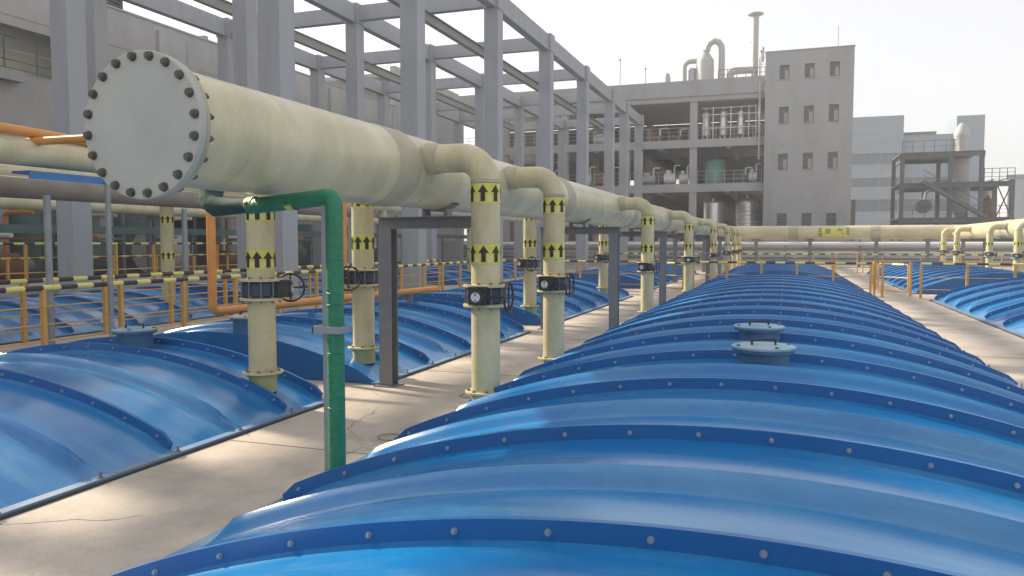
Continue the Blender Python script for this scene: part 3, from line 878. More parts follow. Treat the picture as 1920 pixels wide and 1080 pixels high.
# platform carrying the raised railing
solo('service_platform', MB().box(-21.0, -19.3, 7.0, 25.2, 0.0, 0.57), SLAB, 'low concrete platform behind the left covers', 'platform', smooth=False)
def gate(label, hx, hy, wx, wy, h=1.02):
    """a loop of ochre tube; hinge at (hx,hy), swinging to (wx,wy)"""
    t = thing('gate', label, 'gate', (hx, hy, 0))
    a = Vector((hx, hy, 0)); b = Vector((wx, wy, 0)); u = Vector((0, 0, 1))
    d = (b - a).normalized(); L = (b - a).length
    z0 = 0.12
    pts = []
    rad = 0.09
    corners = [a + u * z0, b + u * z0, b + u * h, a + u * h]
    for i in range(4):
        c = corners[i]; pv = corners[i - 1]; nx = corners[(i + 1) % 4]
        e = elbow(c + (pv - c).normalized() * rad, c, c + (nx - c).normalized() * rad, rad * 0.98, 5)
        pts += e[1:-1]
    pts.append(pts[0])
    part('gate_loop', MB().tube(pts, 0.03, 10, False), RAILY, t)
    part('gate_bar', MB().tube([a + u * 0.58, b + u * 0.58], 0.018, 8), RAILY, t)
    part('top_stripe', MB().tube([a + u * h + d * 0.1, b + u * h - d * 0.1], 0.034, 10), STR_X, t)
    return t
gate('open ochre gate loop on the right walkway, before the right-hand rail', 3.05, 29.6, 3.85, 28.6)
gate('second ochre gate loop swung back along the right walkway', 3.0, 29.9, 3.2, 33.0)
gate('ochre gate loop on the left walkway, behind the third riser', -4.3, 28.6, -3.4, 28.0)
for (x, y, lb) in ((2.78, 28.1, 'left ochre gate post standing on the right walkway'), (2.98, 27.7, 'ochre gate post beside the left gate post'), (3.88, 28.3, 'right ochre gate post by the end of the right railing')):
    solo('gate_post', MB().bar((x, y, 0), (x, y, 1.12), 0.075, 0.075).box(x - .07, x + .07, y - .07, y + .07, 0.001, 0.012), RAILY, lb, 'post', smooth=False)
for i, x in enumerate((2.75, 3.9)):
    solo('far_gate_post', MB().tube([(x, 48.6, 0), (x, 48.6, 1.1), (x + (0.25 if i == 0 else -0.25), 48.6, 1.16)], 0.04, 8), RAILY, ['left', 'right'][i] + ' gate post in the far railing at the end of the right walkway', 'post')

# ------------------------------------------------------------------ left frame of concrete columns and beams
fr = thing('concrete_frame', 'tall open grey concrete frame of columns and beams along the left', 'frame', (-19, 30, 0))
ROWY = [0.2, 8.0, 16.0, 23.4, 31.0, 38.7, 46.4, 54.0, 59.2, 65.5]
TOPZ = 12.35
def col_beams():
    rows = [(-11.5, 0.62), (-18.2, 0.58), (-25.2, 0.58)]
    for ri, (xe, w) in enumerate(rows):
        for y in ROWY:
            if ri == 0 and y < 5: continue
            part('column', MB().box(xe - w, xe, y, y + 0.62, 0, TOPZ), COLP, fr, False)
            part('column_cap', MB().box(xe - w - 0.04, xe + 0.04, y - 0.04, y + 0.66, TOPZ - 0.82, TOPZ + 0.05), COLP, fr, False)
        for i in range(len(ROWY) - 1):
            if ri == 0 and ROWY[i] < 5: continue
            y0, y1 = ROWY[i] + 0.665, ROWY[i + 1] - 0.045
            part('beam', MB().box(xe - w + 0.12, xe - 0.10, y0, y1, TOPZ - 0.78, TOPZ), COLP, fr, False)
    for y in ROWY:
        for (a, b) in ((-18.16, -12.16), (-25.16, -18.82)):
            if y < 5 and a == -18.16: continue
            part('cross_beam', MB().box(a, b, y + 0.14, y + 0.48, TOPZ - 0.68, TOPZ - 0.03), COLP, fr, False)
    for x, z in ((-14.75, TOPZ - 0.93), (-21.9, TOPZ - 0.93)):
        for i in range(1, len(ROWY) - 1):
            part('steel_beam', MB().hsec((x, ROWY[i] + 0.3, z), (x, ROWY[i + 1] + 0.3 - 0.01, z), 0.26, 0.45, 0.03, 0.025), STEELB, fr, False)
            part('hanger_block', MB().box(x - 0.13, x + 0.13, ROWY[i] + 0.2, ROWY[i] + 0.42, z + 0.226, TOPZ - 0.681), STEELB, fr, False)
col_beams()

# ------------------------------------------------------------------ walls with openings
def wall_grid(axis, fixed, a0, a1, z0, z1, ops, depth, sgn):
    """wall in the plane axis=fixed, spanning a0..a1 and z0..z1, with openings (a0,a1,z0,z1); reveals go back by depth*sgn"""
    A = sorted(set([a0, a1] + [q for o in ops for q in o[:2]]))
    Z = sorted(set([z0, z1] + [q for o in ops for q in o[2:]]))
    mb = MB()
    def P(a, z, d=0.0):
        return (a, fixed + d * sgn, z) if axis == 'y' else (fixed + d * sgn, a, z)
    for i in range(len(A) - 1):
        for k in range(len(Z) - 1):
            ca, cz = (A[i] + A[i + 1]) / 2, (Z[k] + Z[k + 1]) / 2
            if any(o[0] < ca < o[1] and o[2] < cz < o[3] for o in ops): continue
            mb.add([P(A[i], Z[k]), P(A[i + 1], Z[k]), P(A[i + 1], Z[k + 1]), P(A[i], Z[k + 1])], [(0, 1, 2, 3)])
    for (x0, x1, y0, y1) in ops:
        c = [(x0, y0), (x1, y0), (x1, y1), (x0, y1)]
        for k in range(4):
            p, q = c[k], c[(k + 1) % 4]
            mb.add([P(*p), P(*q), P(*q, depth), P(*p, depth)], [(0, 1, 2, 3)])
    # back, sides and top of the slab so that it is a solid
    D = depth
    mb.add([P(a0, z1), P(a1, z1), P(a1, z1, D), P(a0, z1, D)], [(0, 1, 2, 3)])
    mb.add([P(a0, z0), P(a0, z1), P(a0, z1, D), P(a0, z0, D)], [(0, 1, 2, 3)])
    mb.add([P(a1, z0), P(a1, z1), P(a1, z1, D), P(a1, z0, D)], [(0, 1, 2, 3)])
    return mb
def window(parent, x0, x1, z0, z1, y, kind_=0):
    """window set into a wall facing -Y"""
    f = part('window', MB().box(x0, x1, y + .06, y + .12, z0, z0 + .06).box(x0, x1, y + .06, y + .12, z1 - .06, z1).box(x0, x0 + .05, y + .06, y + .12, z0 + .061, z1 - .061)
             .box(x1 - .05, x1, y + .06, y + .12, z0 + .061, z1 - .061).box((x0 + x1) / 2 - .025, (x0 + x1) / 2 + .025, y + .06, y + .12, z0 + .061, z1 - .061)
             .box(x0 + .051, x1 - .051, y + .065, y + .115, z0 + (z1 - z0) * .7, z0 + (z1 - z0) * .7 + .05), WFRAME, parent, False)
    part('pane', MB().box(x0 + .02, x1 - .02, y + .085, y + .095, z0 + .02, z1 - .02), GLASS, f, False)
    part('sill', MB().box(x0 - .05, x1 + .05, y - .06, y + .05, z0 - .07, z0 - .002), SLAB, f, False)
    if kind_:
        part('blind', MB().box((x0 + x1) / 2 + .03, x1 - .06, y + .072, y + .080, z0 + .07, z0 + (z1 - z0) * .66), BLIND, f, False)

# left building: long rendered wall
XW = -30.0
lb_ = thing('rendered_building', 'long plain grey rendered building behind the frame on the left', 'building', (XW - 5, 25, 0))
ops = [(16.0, 27.7, 8.75, 10.6)]
for k in range(8):
    y0 = 8 + 7.6 * k
    ops.append((y0 + 0.3, y0 + 7.2, 0.5, 3.9))
low = [o for o in ops if o[3] < 12.3]
part('wall', wall_grid('x', XW, -20, 29.6, 0, 12.72, [o for o in low if o[1] < 29.6], 0.45, -1), WALLG, lb_, False)
part('wall', wall_grid('x', XW, 29.602, 57.0, 0, 12.72, [o for o in low if o[0] > 29.6 and o[1] < 57], 0.45, -1), WALLG, lb_, False)
part('wall', wall_grid('x', XW, 57.002, 70.0, 0, 16.0, [(58.5, 62.0, 8.4, 9.6), (63.5, 66.5, 5.0, 9.0)], 0.45, -1), WALLG, lb_, False)
part('roof', MB().box(XW - 18, XW - 0.452, -20, 29.6, 12.2, 12.5).box(XW - 18, XW - 0.452, 29.61, 57, 12.2, 12.5).box(XW - 18, XW - 0.452, 57.01, 70, 15.2, 15.5), SLAB, lb_, False)
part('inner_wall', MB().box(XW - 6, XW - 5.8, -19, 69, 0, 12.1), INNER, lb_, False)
part('inner_floor', MB().box(XW - 5.79, XW - 0.46, -19, 69, 6.3, 6.5).box(XW - 5.79, XW - 0.46, -19, 69, 4.2, 4.4), SLAB, lb_, False)
part('parapet_cap', MB().box(XW - 0.5, XW + 0.06, -20, 29.6, 12.721, 12.82), SLAB, lb_, False)
part('parapet_cap', MB().box(XW - 0.5, XW + 0.06, 29.61, 57, 12.721, 12.82), SLAB, lb_, False)
part('coping_block', MB().box(XW - 0.4, XW + 0.05, 35.0, 35.3, 12.82, 12.98), SLAB, lb_, False)
# joints between the wall panels stand proud as slim covers
for z in (3.95 + 0.3, 6.0, 9.6, 11.0):
    part('panel_joint', MB().box(XW, XW + 0.02, -20, 57, z, z + 0.03), SLAB, lb_, False)
for y in (10.5, 18.3, 26.0, 33.7, 41.5, 49.2, 56.5):
    part('pilaster_joint', MB().box(XW, XW + 0.035, y, y + 0.05, 4.4, 12.3), SLAB, lb_, False)
for y in (31.6, 39.4, 47.2):
    part('pilaster', MB().box(XW, XW + 0.18, y, y + 0.6, 0, 12.4), WALLG, lb_, False)
lv = part('louvre', MB().box(XW - 0.6, XW - 0.05, 28.6, 28.66, 12.82, 14.6).box(XW - 0.6, XW - 0.05, 29.54, 29.6, 12.82, 14.6).box(XW - 0.6, XW - 0.05, 28.6, 29.6, 14.601, 14.7).box(XW - 0.62, XW - 0.55, 28.67, 29.53, 12.82, 14.6), STEEL, lb_, False)
for k in range(9):
    part('slat', MB().bar((XW - 0.15, 28.67, 12.95 + 0.18 * k), (XW - 0.15, 29.53, 12.95 + 0.18 * k), 0.16, 0.03), STEEL, lv, False)
# balcony rails of the openings
def thin_rail(name, label, p0, p1, h, n, m, cat='railing', group=None, mids=(0.5,), r=0.025):
    p0, p1 = Vector(p0), Vector(p1)
    t = thing(name, label, cat, tuple((p0 + p1) / 2), group)
    u = Vector((0, 0, 1))
    part('top_rail', MB().tube([p0 + u * h, p1 + u * h], r, 6), m, t)
    for q in mids:
        part('mid_rail', MB().tube([p0 + u * h * q, p1 + u * h * q], r * 0.7, 6), m, t)
    for k in range(n):
        q = p0 + (p1 - p0) * k / (n - 1)
        part('post', MB().cyl(q, q + u * h, r, 6), m, t)
    return t
thin_rail('balcony_railing', 'thin dark balcony railing in the upper wall opening at top left', (XW + 0.12, 16.0, 8.76), (XW + 0.12, 27.7, 8.76), 1.36, 9, TEAL, mids=(0.06, 0.30), r=0.03)
solo('balcony_slab', MB().box(XW + 0.01, XW + 0.45, 16.0, 23.9, 8.3, 8.74), SLAB, 'grey balcony slab under the dark railing at top left', 'slab', smooth=False)
part('gallery_wall', MB().box(XW - 2.6, XW - 2.4, 15.0, 28.6, 6.51, 12.1), GALW, lb_, False)
part('gallery_floor', MB().box(XW - 2.39, XW - 0.46, 15.0, 28.6, 8.45, 8.70), SLAB, lb_, False)

# ------------------------------------------------------------------ process building at the far end
FY = 72.0
pb = thing('process_building', 'wide grey process building with open floors full of equipment', 'building', (-16, FY + 7, 0))
XL, XR_ = -31.0, -1.95
cols = [-31.0, -26.0, -20.0, -14.1, -8.0]
for x in cols:
    part('column', MB().box(x - 0.32, x + 0.32, FY, FY + 0.6, 0, 14.4), SLAB, pb, False)
    part('rear_column', MB().box(x - 0.32, x + 0.32, FY + 13, FY + 13.6, 0, 14.4), SLAB, pb, False)
for (z0, z1) in ((6.3, 7.03), (10.27, 10.98)):
    part('edge_beam', MB().box(XL, XR_, FY - 0.12, FY - 0.004, z0, z1), SLAB, pb, False)
    part('floor_slab', MB().box(XL, XR_, FY + 0.605, FY + 12.99, z1 - 0.3, z1 - 0.02), SLAB, pb, False)
    for x in (-28.5, -23, -17, -11, -5):
        part('floor_beam', MB().box(x - 0.2, x + 0.2, FY + 0.61, FY + 12.9, z0 - 0.1, z1 - 0.302), SLAB, pb, False)
part('roof_beam', MB().box(XL, XR_, FY - 0.16, FY - 0.005, 14.38, 14.86), SLAB, pb, False)
part('parapet', MB().box(XL, XR_, FY - 0.30, FY - 0.162, 14.80, 16.2), WALLT, pb, False)
part('roof_slab', MB().box(XL, XR_, FY + 0.605, FY + 13.6, 14.45, 14.9), SLAB, pb, False)
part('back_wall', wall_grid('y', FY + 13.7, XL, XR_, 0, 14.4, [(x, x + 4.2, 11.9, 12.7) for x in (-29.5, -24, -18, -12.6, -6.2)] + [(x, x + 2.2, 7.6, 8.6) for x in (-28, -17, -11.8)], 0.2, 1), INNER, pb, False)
part('downpipe', MB().tube([(-2.35, FY - 0.35, 9.0), (-2.35, FY - 0.35, 15.6)], 0.09, 8), TGREY, pb)
for i, (z, x0, x1, n) in enumerate(((7.03, -30.6, -26.4, 6), (7.03, -25.6, -20.4, 7), (7.03, -19.6, -14.5, 7), (7.03, -13.7, -8.4, 7), (7.03, -7.6, -2.1, 8),
                                     (10.98, -30.6, -26.4, 6), (10.98, -25.6, -20.4, 7), (10.98, -19.6, -14.5, 7), (10.98, -13.7, -8.4, 7), (10.98, -7.6, -2.1, 8))):
    bay = ['leftmost', 'second', 'third', 'fourth', 'rightmost'][i % 5]
    thin_rail('floor_railing', 'thin grey railing on the %s open floor, %s bay' % ('middle' if z < 9 else 'upper', bay), (x0, FY - 0.05, z), (x1, FY - 0.05, z), 1.1, n, TGREY, group='railings of the open floors', mids=(0.35, 0.68), r=0.022)

def tank(label, x, y, z, r, h, m, dome=0.25, ribs=0, legs=0, cat='tank', group=None):
    t = thing('storage_tank', label, cat, (x, y, z), group)
    z0 = 0.0
    if legs:
        z0 = 0.5
        for k in range(legs):
            a = 2 * math.pi * (k + .5) / legs
            part('leg', MB().cyl((x + r * .75 * math.cos(a), y + r * .75 * math.sin(a), z), (x + r * .75 * math.cos(a), y + r * .75 * math.sin(a), z + 0.7), 0.06, 8), m, t)
    prof = [(r * 0.9, z0), (r, z0 + 0.05)]
    if ribs:
        for k in range(ribs):
            zz = z0 + 0.1 + (h - z0 - 0.2) * k / ribs
            st = (h - z0 - 0.2) / ribs
            prof += [(r, zz), (r, zz + st * 0.66), (r + 0.06, zz + st * 0.74), (r + 0.06, zz + st * 0.92)]
    prof += [(r, h)]
    for k in range(1, 6):
        a = math.pi / 2 * k / 5
        prof.append((max(0.02, r * math.cos(a)), h + dome * math.sin(a)))
    part('shell', MB().lathe((x, y, z), prof, 36), m, t)
    part('top_nozzle', MB().cyl((x, y, z + h + dome - 0.05), (x, y, z + h + dome + 0.25), 0.1, 10), m, t)
    return t
tank('bright steel tank on the ground floor, left of the ribbed tank', -6.4, 74.5, 0, 0.92, 5.4, SILVER, 0.15)
tank('ribbed steel tank on the ground floor beside the grey tower', -3.35, 74.3, 0, 1.12, 5.45, SILVER, 0.35, ribs=15)
tank('sea green tank on the middle open floor', -6.35, 75.5, 7.03, 0.92, 2.2, TGREEN, 0.4)
for i, x in enumerate((-7.1, -5.55, -4.0)):
    tank(['left', 'middle', 'right'][i] + ' of three silver vessels on the upper open floor', x, 74.0, 10.98, 0.36, 2.6, SILVER, 0.25, legs=3, group='silver vessels on the upper floor')
rk = thing('pipe_rack', 'thin white pipe rack around the silver vessels on the upper floor', 'rack', (-5.3, 73.2, 10.98))
for x in (-6.4, -4.85, -3.3, -2.7):
    part('upright', MB().cyl((x, 73.2, 10.98), (x, 73.2, 14.0), 0.05, 8), WHITE, rk)
for z in (12.1, 13.3, 13.9):
    part('rack_pipe', MB().cyl((-7.4, 73.25, z), (-2.3, 73.25, z), 0.05, 8), WHITE, rk)
def skid(label, x, y, z, w, h, m):
    t = thing('machine_skid', label, 'machine', (x, y, z), 'machines on the open floors')
    part('base', MB().box(x - w / 2, x + w / 2, y - .5, y + .5, z, z + 0.15), STEEL, t, False)
    part('drum', MB().tube([(x - w * .42, y, z + .15 + h * .4), (x - w * .4, y, z + .15 + h * .4), (x + w * .4, y, z + .15 + h * .4), (x + w * .42, y, z + .15 + h * .4)], [h * .25, h * .38, h * .38, h * .25], 16), m, t)
    part('motor', MB().box(x - w * .25, x + w * .05, y - .3, y + .3, z + .15 + h * .74, z + .15 + h), m, t, False)
    part('pipe', MB().tube(elbow((x + w * .3, y, z + .15 + h * .6), (x + w * .3, y, z + h + .6), (x + w * .7, y, z + h + .6), .15, 4), .07, 8), WHITE, t)
sk = [(-11.8, 74, 10.98, 1.8, .8, RUST), (-10, 75, 10.98, 1.6, .8, RUST), (-3.0, 75.5, 10.98, 1.2, .8, RUST), (-12.3, 73.8, 7.03, 1.6, 1.1, TGREY), (-10.3, 74.0, 7.03, 1.3, 1.3, WHITE),
      (-9.0, 73.8, 7.03, 1.0, 1.2, WHITE), (-4.0, 74, 7.03, 1.5, .9, TEAL), (-2.9, 74, 7.03, .9, 1.2, WHITE), (-16.5, 74, 7.03, 2.2, 1.3, RUST), (-18.4, 74, 7.03, 1.5, 1.4, WHITE),
      (-22, 74, 7.03, 1.8, 1.2, TGREY), (-16.8, 74, 10.98, 2.0, 1.0, TGREY), (-18.8, 74, 10.98, 1.3, 1.0, TEAL), (-22.5, 74, 10.98, 1.8, .9, RUST), (-10.5, 75, 0, 2.2, 3.2, TGREY), (-12.8, 75, 0, 1.6, 2.6, TEAL), (-16.5, 75, 0, 2.2, 3, TGREY), (-21, 75, 0, 2.4, 3.2, RUST)]
names = {id(RUST): 'rusty red', id(TGREY): 'grey', id(WHITE): 'white', id(TEAL): 'dark teal'}
for i, (x, y, z, w, h, m) in enumerate(sk):
    fl = 'ground' if z < 1 else 'middle' if z < 9 else 'upper'
    bay = 'bay beside grey tower' if x > -8 else 'bay left of it' if x > -14.1 else 'bays behind open frame'
    skid('%s drum machine, %s from right, %s, %s floor' % (names[id(m)], ['first', 'second', 'third', 'fourth'][sum(1 for q in sk if q[2] == z and (q[0] > -8) == (x > -8) and (q[0] > -14.1) == (x > -14.1) and q[0] > x)], bay, fl), x, y, z, w, h, m)

# roof equipment
rv = thing('roof_vessel', 'tall pale cylindrical vessel on the roof with a gooseneck pipe', 'vessel', (-7.35, 75, 14.9))
part('shell', MB().lathe((-7.35, 75, 14.9), [(0.80, 0), (0.80, 3.55), (0.74, 3.75), (0.42, 4.25), (0.30, 4.4), (0.30, 4.6)], 32), TGREY, rv)
part('gooseneck', MB().tube([(-7.2, 75, 19.4), (-7.15, 75, 19.75), (-6.95, 75, 20.1), (-6.55, 75, 20.3), (-6.15, 75, 20.15), (-5.92, 75, 19.8), (-5.86, 75, 19.3), (-5.86, 75, 14.9)], 0.29, 16), TGREY, rv)
part('side_vessel', MB().lathe((-8.5, 75.3, 14.9), [(0.42, 0), (0.42, 2.9), (0.3, 3.1)], 20), TGREY, rv)
part('bent_pipe', MB().tube(elbow((-9.25, 75.0, 14.9), (-9.25, 75.0, 18.6), (-7.9, 75.0, 18.6), 0.55, 6), 0.24, 14), TGREY, rv)
st = thing('exhaust_stack', 'slim grey exhaust stack with a flat cap on the roof', 'stack', (-2.95, 75, 14.9))
part('shaft', MB().cyl((-2.95, 75, 14.9), (-2.95, 75, 22.2), 0.30, 20), TGREY, st)
part('cap', MB().lathe((-2.95, 75, 22.2), [(0.36, 0), (0.70, 0.14), (0.70, 0.22), (0.3, 0.32)], 24), TGREY, st)
part('inlet_pipe', MB().tube(elbow((-5.1, 75, 14.9), (-5.1, 75, 17.45), (-3.0, 75, 17.45), 0.5, 6), 0.33, 16), TGREY, st)
part('bracket', MB().bar((-3.35, 75, 19.9), (-2.7, 75, 19.9), 0.06, 0.06), STEEL, st, False)
solo('dome_vent', MB().lathe((-10.75, 74.5, 14.9), [(0.3, 0), (0.32, 1.7), (0.3, 2.3), (0.2, 2.6), (0.03, 2.72)], 20), TGREY, 'small rounded vent on the roof, left of the tall vessel', 'vent')
thin_rail('roof_railing', 'thin dark railing on the roof between vessel and tower', (-6.0, 73, 14.9), (-2.0, 73, 14.9), 2.3, 6, STEEL, mids=(0.62, 0.82), r=0.03)
for i, (x, h) in enumerate(((-15.0, 2.6), (-12.6, 1.6), (-2.35, 2.4), (-1.75 + 0.0, 0))):
    if h: solo('roof_mast', MB().cyl((x, 73.5, 14.9), (x, 73.5, 14.9 + 1.3 + h), 0.03, 6).lathe((x, 73.5, 14.9 + 1.3 + h), [(0.05, 0), (0.10, 0.08), (0.05, 0.2)], 8), STEEL, ['thin mast on the left of the process roof', 'short thin mast left of the dome vent', 'thin lamp mast beside the tower edge'][i], 'mast')
cg = thing('roof_platform', 'small caged roof platform between stack and tower', 'platform', (-1.2 - 1.1, 76, 16))
part('deck', MB().box(-2.6, -1.96, 75.5, 76.5, 16.2, 16.6), STEEL, cg, False)
for (x, y) in ((-2.55, 75.55), (-2.0, 75.55), (-2.55, 76.45), (-2.0, 76.45)):
    part('upright', MB().cyl((x, y, 14.9), (x, y, 18.6), 0.03, 6), STEEL, cg)
for z in (17.3, 18.0, 18.6):
    part('hoop', MB().bar((-2.55, 75.55, z), (-2.0, 75.55, z), 0.03, 0.03), STEEL, cg, False)
part('beacon', MB().cyl((-2.3, 76, 18.3), (-2.3, 76, 19.6), 0.13, 10), TGREY, cg)

# grey tower with windows
TY = 71.0
tw = thing('grey_tower', 'tall plain grey tower block with three columns of small windows', 'building', (1.6, TY + 5, 0))
wx = [(-0.76, 0.03), (1.24, 2.02), (3.2, 3.98)]
wz = [(15.6, 16.82), (11.88, 13.3), (7.95, 9.36), (2.9, 4.25), ]
ops = [(a, b, z0, z1) for (a, b) in wx for (z0, z1) in wz]
part('wall', wall_grid('y', TY, -1.9, 5.08, 0, 17.97, ops, 0.25, 1), WALLT, tw, False)
part('core', MB().box(-1.899, 5.079, TY + 0.252, TY + 9, 0, 17.9), WALLT, tw, False)
part('roof_cap', MB().box(-1.95, 5.13, TY - 0.05, TY + 9.05, 17.972, 18.05), SLAB, tw, False)
for i, (a, b) in enumerate(wx):
    for k, (z0, z1) in enumerate(wz):
        window(tw, a + .002, b - .002, z0 + .002, z1 - .002, TY, 1 if k < 3 else 0)
part('vent_plate', MB().box(-0.55, -0.3, TY - 0.03, TY - 0.001, 9.9, 10.25), BLIND, tw, False)
for z in [1.2 + 0.9 * k for k in range(18)]:
    part('cladding_joint', MB().box(-1.9, 5.08, TY - 0.012, TY - 0.0005, z, z + 0.02), SLAB, tw, False)
solo('lightning_rod', MB().cyl((3.9, TY + 2, 18.05), (3.9, TY + 2, 20.2), 0.025, 6), STEEL, 'thin lightning rod on the roof of the grey tower', 'rod')

# far blue-grey building
BY = 120.0
fb = thing('far_building', 'blue-grey clad building with ribbon windows, right of the grey tower', 'building', (15, BY + 6, 0))
bands_ = [(12.7, 14.15), (9.55, 10.75), (6.1, 7.75)]
part('wall', wall_grid('y', BY, 6.0, 15.05, 0, 19.27, [(6.3, 14.6, a, b) for a, b in bands_], 0.3, 1), WALLB, fb, False)
part('wall', wall_grid('y', BY + 1.0, 15.06, 21.3, 0, 16.6, [(15.4, 21.0, a, b) for a, b in bands_], 0.3, 1), WALLB, fb, False)
part('wall', MB().box(21.4, 24.7, BY - 0.5, BY + 8, 0, 18.75), WALLB, fb, False)
part('core', MB().box(6.0, 15.04, BY + .6, BY + 9, 0, 19.2).box(15.05, 21.39, BY + 1.6, BY + 9, 0, 16.5), WALLB, fb, False)
part('roof_edge', MB().box(15.1, 19.2, BY + 0.9, BY + 1.4, 16.601, 17.0), NAVY, fb, False)
for (x0, x1, y) in ((6.3, 14.6, BY), (15.4, 21.0, BY + 1)):
    for a, b in bands_:
        w = part('ribbon_window', MB().box(x0 + .01, x1 - .01, y + .2, y + .28, a + .01, b - .01), GLASSB, fb, False)
        n = int((x1 - x0) / 1.1)
        for k in range(n + 1):
            xx = x0 + 0.03 + (x1 - x0 - 0.1) * k / n
            part('mullion', MB().box(xx, xx + 0.05, y + .14, y + .199, a + .01, b - .01), WALLB, w, False)
for (x0, x1, z0, z1) in ((12.6, 14.9, 10.95, 11.7), (12.4, 14.7, 4.9, 5.7)):
    part('vent_panel', MB().box(x0, x1, BY - 0.03, BY - 0.002, z0, z1), WALLT, fb, False)
for z in (15.2, 16.4, 17.6, 18.6):
    part('cladding_joint', MB().box(6, 15.04, BY - 0.02, BY - 0.001, z, z + 0.04), SLAB, fb, False)
solo('link_wall', MB().box(5.2, 6.9, 90, 90.6, 0, 6.3), NAVY, 'dark narrow gap wall at the foot between tower and blue-grey building', 'wall', smooth=False)
lo = thing('low_pale_building', 'low pale building at the far right edge', 'building', (33, 118, 0))
part('wall', MB().box(25.4, 60, 110, 125, 0, 9.6), WALLL, lo, False)
part('roof_edge', MB().box(25.2, 60.2, 109.8, 125, 9.601, 10.0), WALLB, lo, False)
part('stripe_wall', MB().box(25.45, 60, 109.9, 109.99, 4.0, 4.5), WALLB, lo, False)
bw = tag(obj('background_sheds', MB().box(-60, 60, 160, 175, 0, 9).mesh('background_sheds', WALLL, False)), 'long pale shed far behind the blue-grey building', 'shed')

# steel structure with stairs and vessel
SY = 78.0
ss = thing('steel_structure', 'dark blue-grey open steel structure with stairs and platforms', 'structure', (14, SY + 3, 0))
for x in (9.75, 13.6, 16.0):
    for y in (SY, SY + 6):
        part('column', MB().hsec((x, y, 0), (x, y, 9.7), 0.34, 0.34, 0.04, 0.03), NAVY, ss, False)
for x in (18.35,):
    for y in (SY, SY + 6):
        part('column', MB().hsec((x, y, 0), (x, y, 7.2), 0.34, 0.34, 0.04, 0.03), NAVY, ss, False)
for (z, x1) in ((3.9, 18.5), (7.0, 18.5), (9.7, 16.2)):
    part('deck', MB().box(9.6, x1, SY - 0.15, SY + 6.2, z, z + 0.08), NAVY, ss, False)
    for y in (SY - 0.2, SY + 6.2):
        part('deck_beam', MB().hsec((9.6, y, z - 0.2), (x1, y, z - 0.2), 0.2, 0.38, 0.04, 0.03), NAVY, ss, False)
for x, z in ((9.9, 9.3), (9.9, 6.6)):
    part('side_beam', MB().hsec((x, SY + 0.2, z), (x, SY + 6, z), 0.2, 0.38, 0.04, 0.03), NAVY, ss, False)
for (a, b) in (((17.2, SY, 4.0), (18.3, SY, 6.8)), ((18.3, SY, 4.0), (17.2, SY, 6.8))):
    part('brace', MB().bar(a, b, 0.09, 0.09), NAVY, ss, False)
stair = part('stair', MB().bar((11.2, SY - 0.9, 7.1), (16.2, SY - 0.9, 3.9), 0.08, 0.32).bar((11.2, SY - 1.7, 7.1), (16.2, SY - 1.7, 3.9), 0.08, 0.32), NAVY, ss, False)
for k in range(16):
    f = (k + 0.5) / 16
    part('tread', MB().box(11.2 + 5 * f - .14, 11.2 + 5 * f + .14, SY - 1.65, SY - 0.95, 7.1 - 3.2 * f - .02, 7.1 - 3.2 * f + .02), NAVY, stair, False)
mb = MB()
part('stair_rail', MB().cyl((11.2, SY - 1.7, 8.1), (16.2, SY - 1.7, 4.9), 0.035, 6).cyl((11.2, SY - 1.7, 7.6), (16.2, SY - 1.7, 4.4), 0.025, 6), NAVY, ss)
thin_rail('platform_railing', 'railing on the right platform of the steel structure', (16.2, SY - .1, 7.08), (18.5, SY - .1, 7.08), 1.1, 5, NAVY, mids=(0.35, 0.68), r=0.03)
thin_rail('platform_railing', 'railing on the top deck of the steel structure', (9.7, SY - .1, 9.78), (14.0, SY - .1, 9.78), 1.0, 6, NAVY, mids=(0.5,), r=0.025)
thin_rail('platform_railing', 'railing on the lowest deck of the steel structure', (9.7, SY - .1, 3.98), (18.4, SY - .1, 3.98), 1.0, 10, NAVY, mids=(0.35, 0.68), r=0.025)
sv = thing('process_vessel', 'shiny vertical vessel rising through the steel structure', 'vessel', (14.75, SY + 2, 4))
part('shell', MB().lathe((14.75, SY + 2, 4), [(0.25, 0), (0.75, 0.9), (0.8, 1.2), (0.8, 5.2), (0.6, 5.5), (0.45, 5.6), (0.45, 6.9), (0.62, 7.2), (0.62, 7.6), (0.3, 8.3), (0.05, 8.5)], 28), TGREY, sv)
part('feed_pipe', MB().tube([(11.6, SY + .5, 5.6), (11.7, SY + .5, 6.2), (12.1, SY + .5, 6.7), (13.2, SY + .5, 7.0), (13.9, SY + 1, 7.2)], 0.24, 14), SILVER, sv)
part('fan_housing', MB().tube([(11.6, SY, 5.0), (11.6, SY + 1, 5.0)], 0.6, 20), NAVY, sv)
tank('squat dark drum on the lowest deck of the steel structure', 16.9, SY + 1.5, 3.98, 0.5, 1.5, RUST, 0.2)

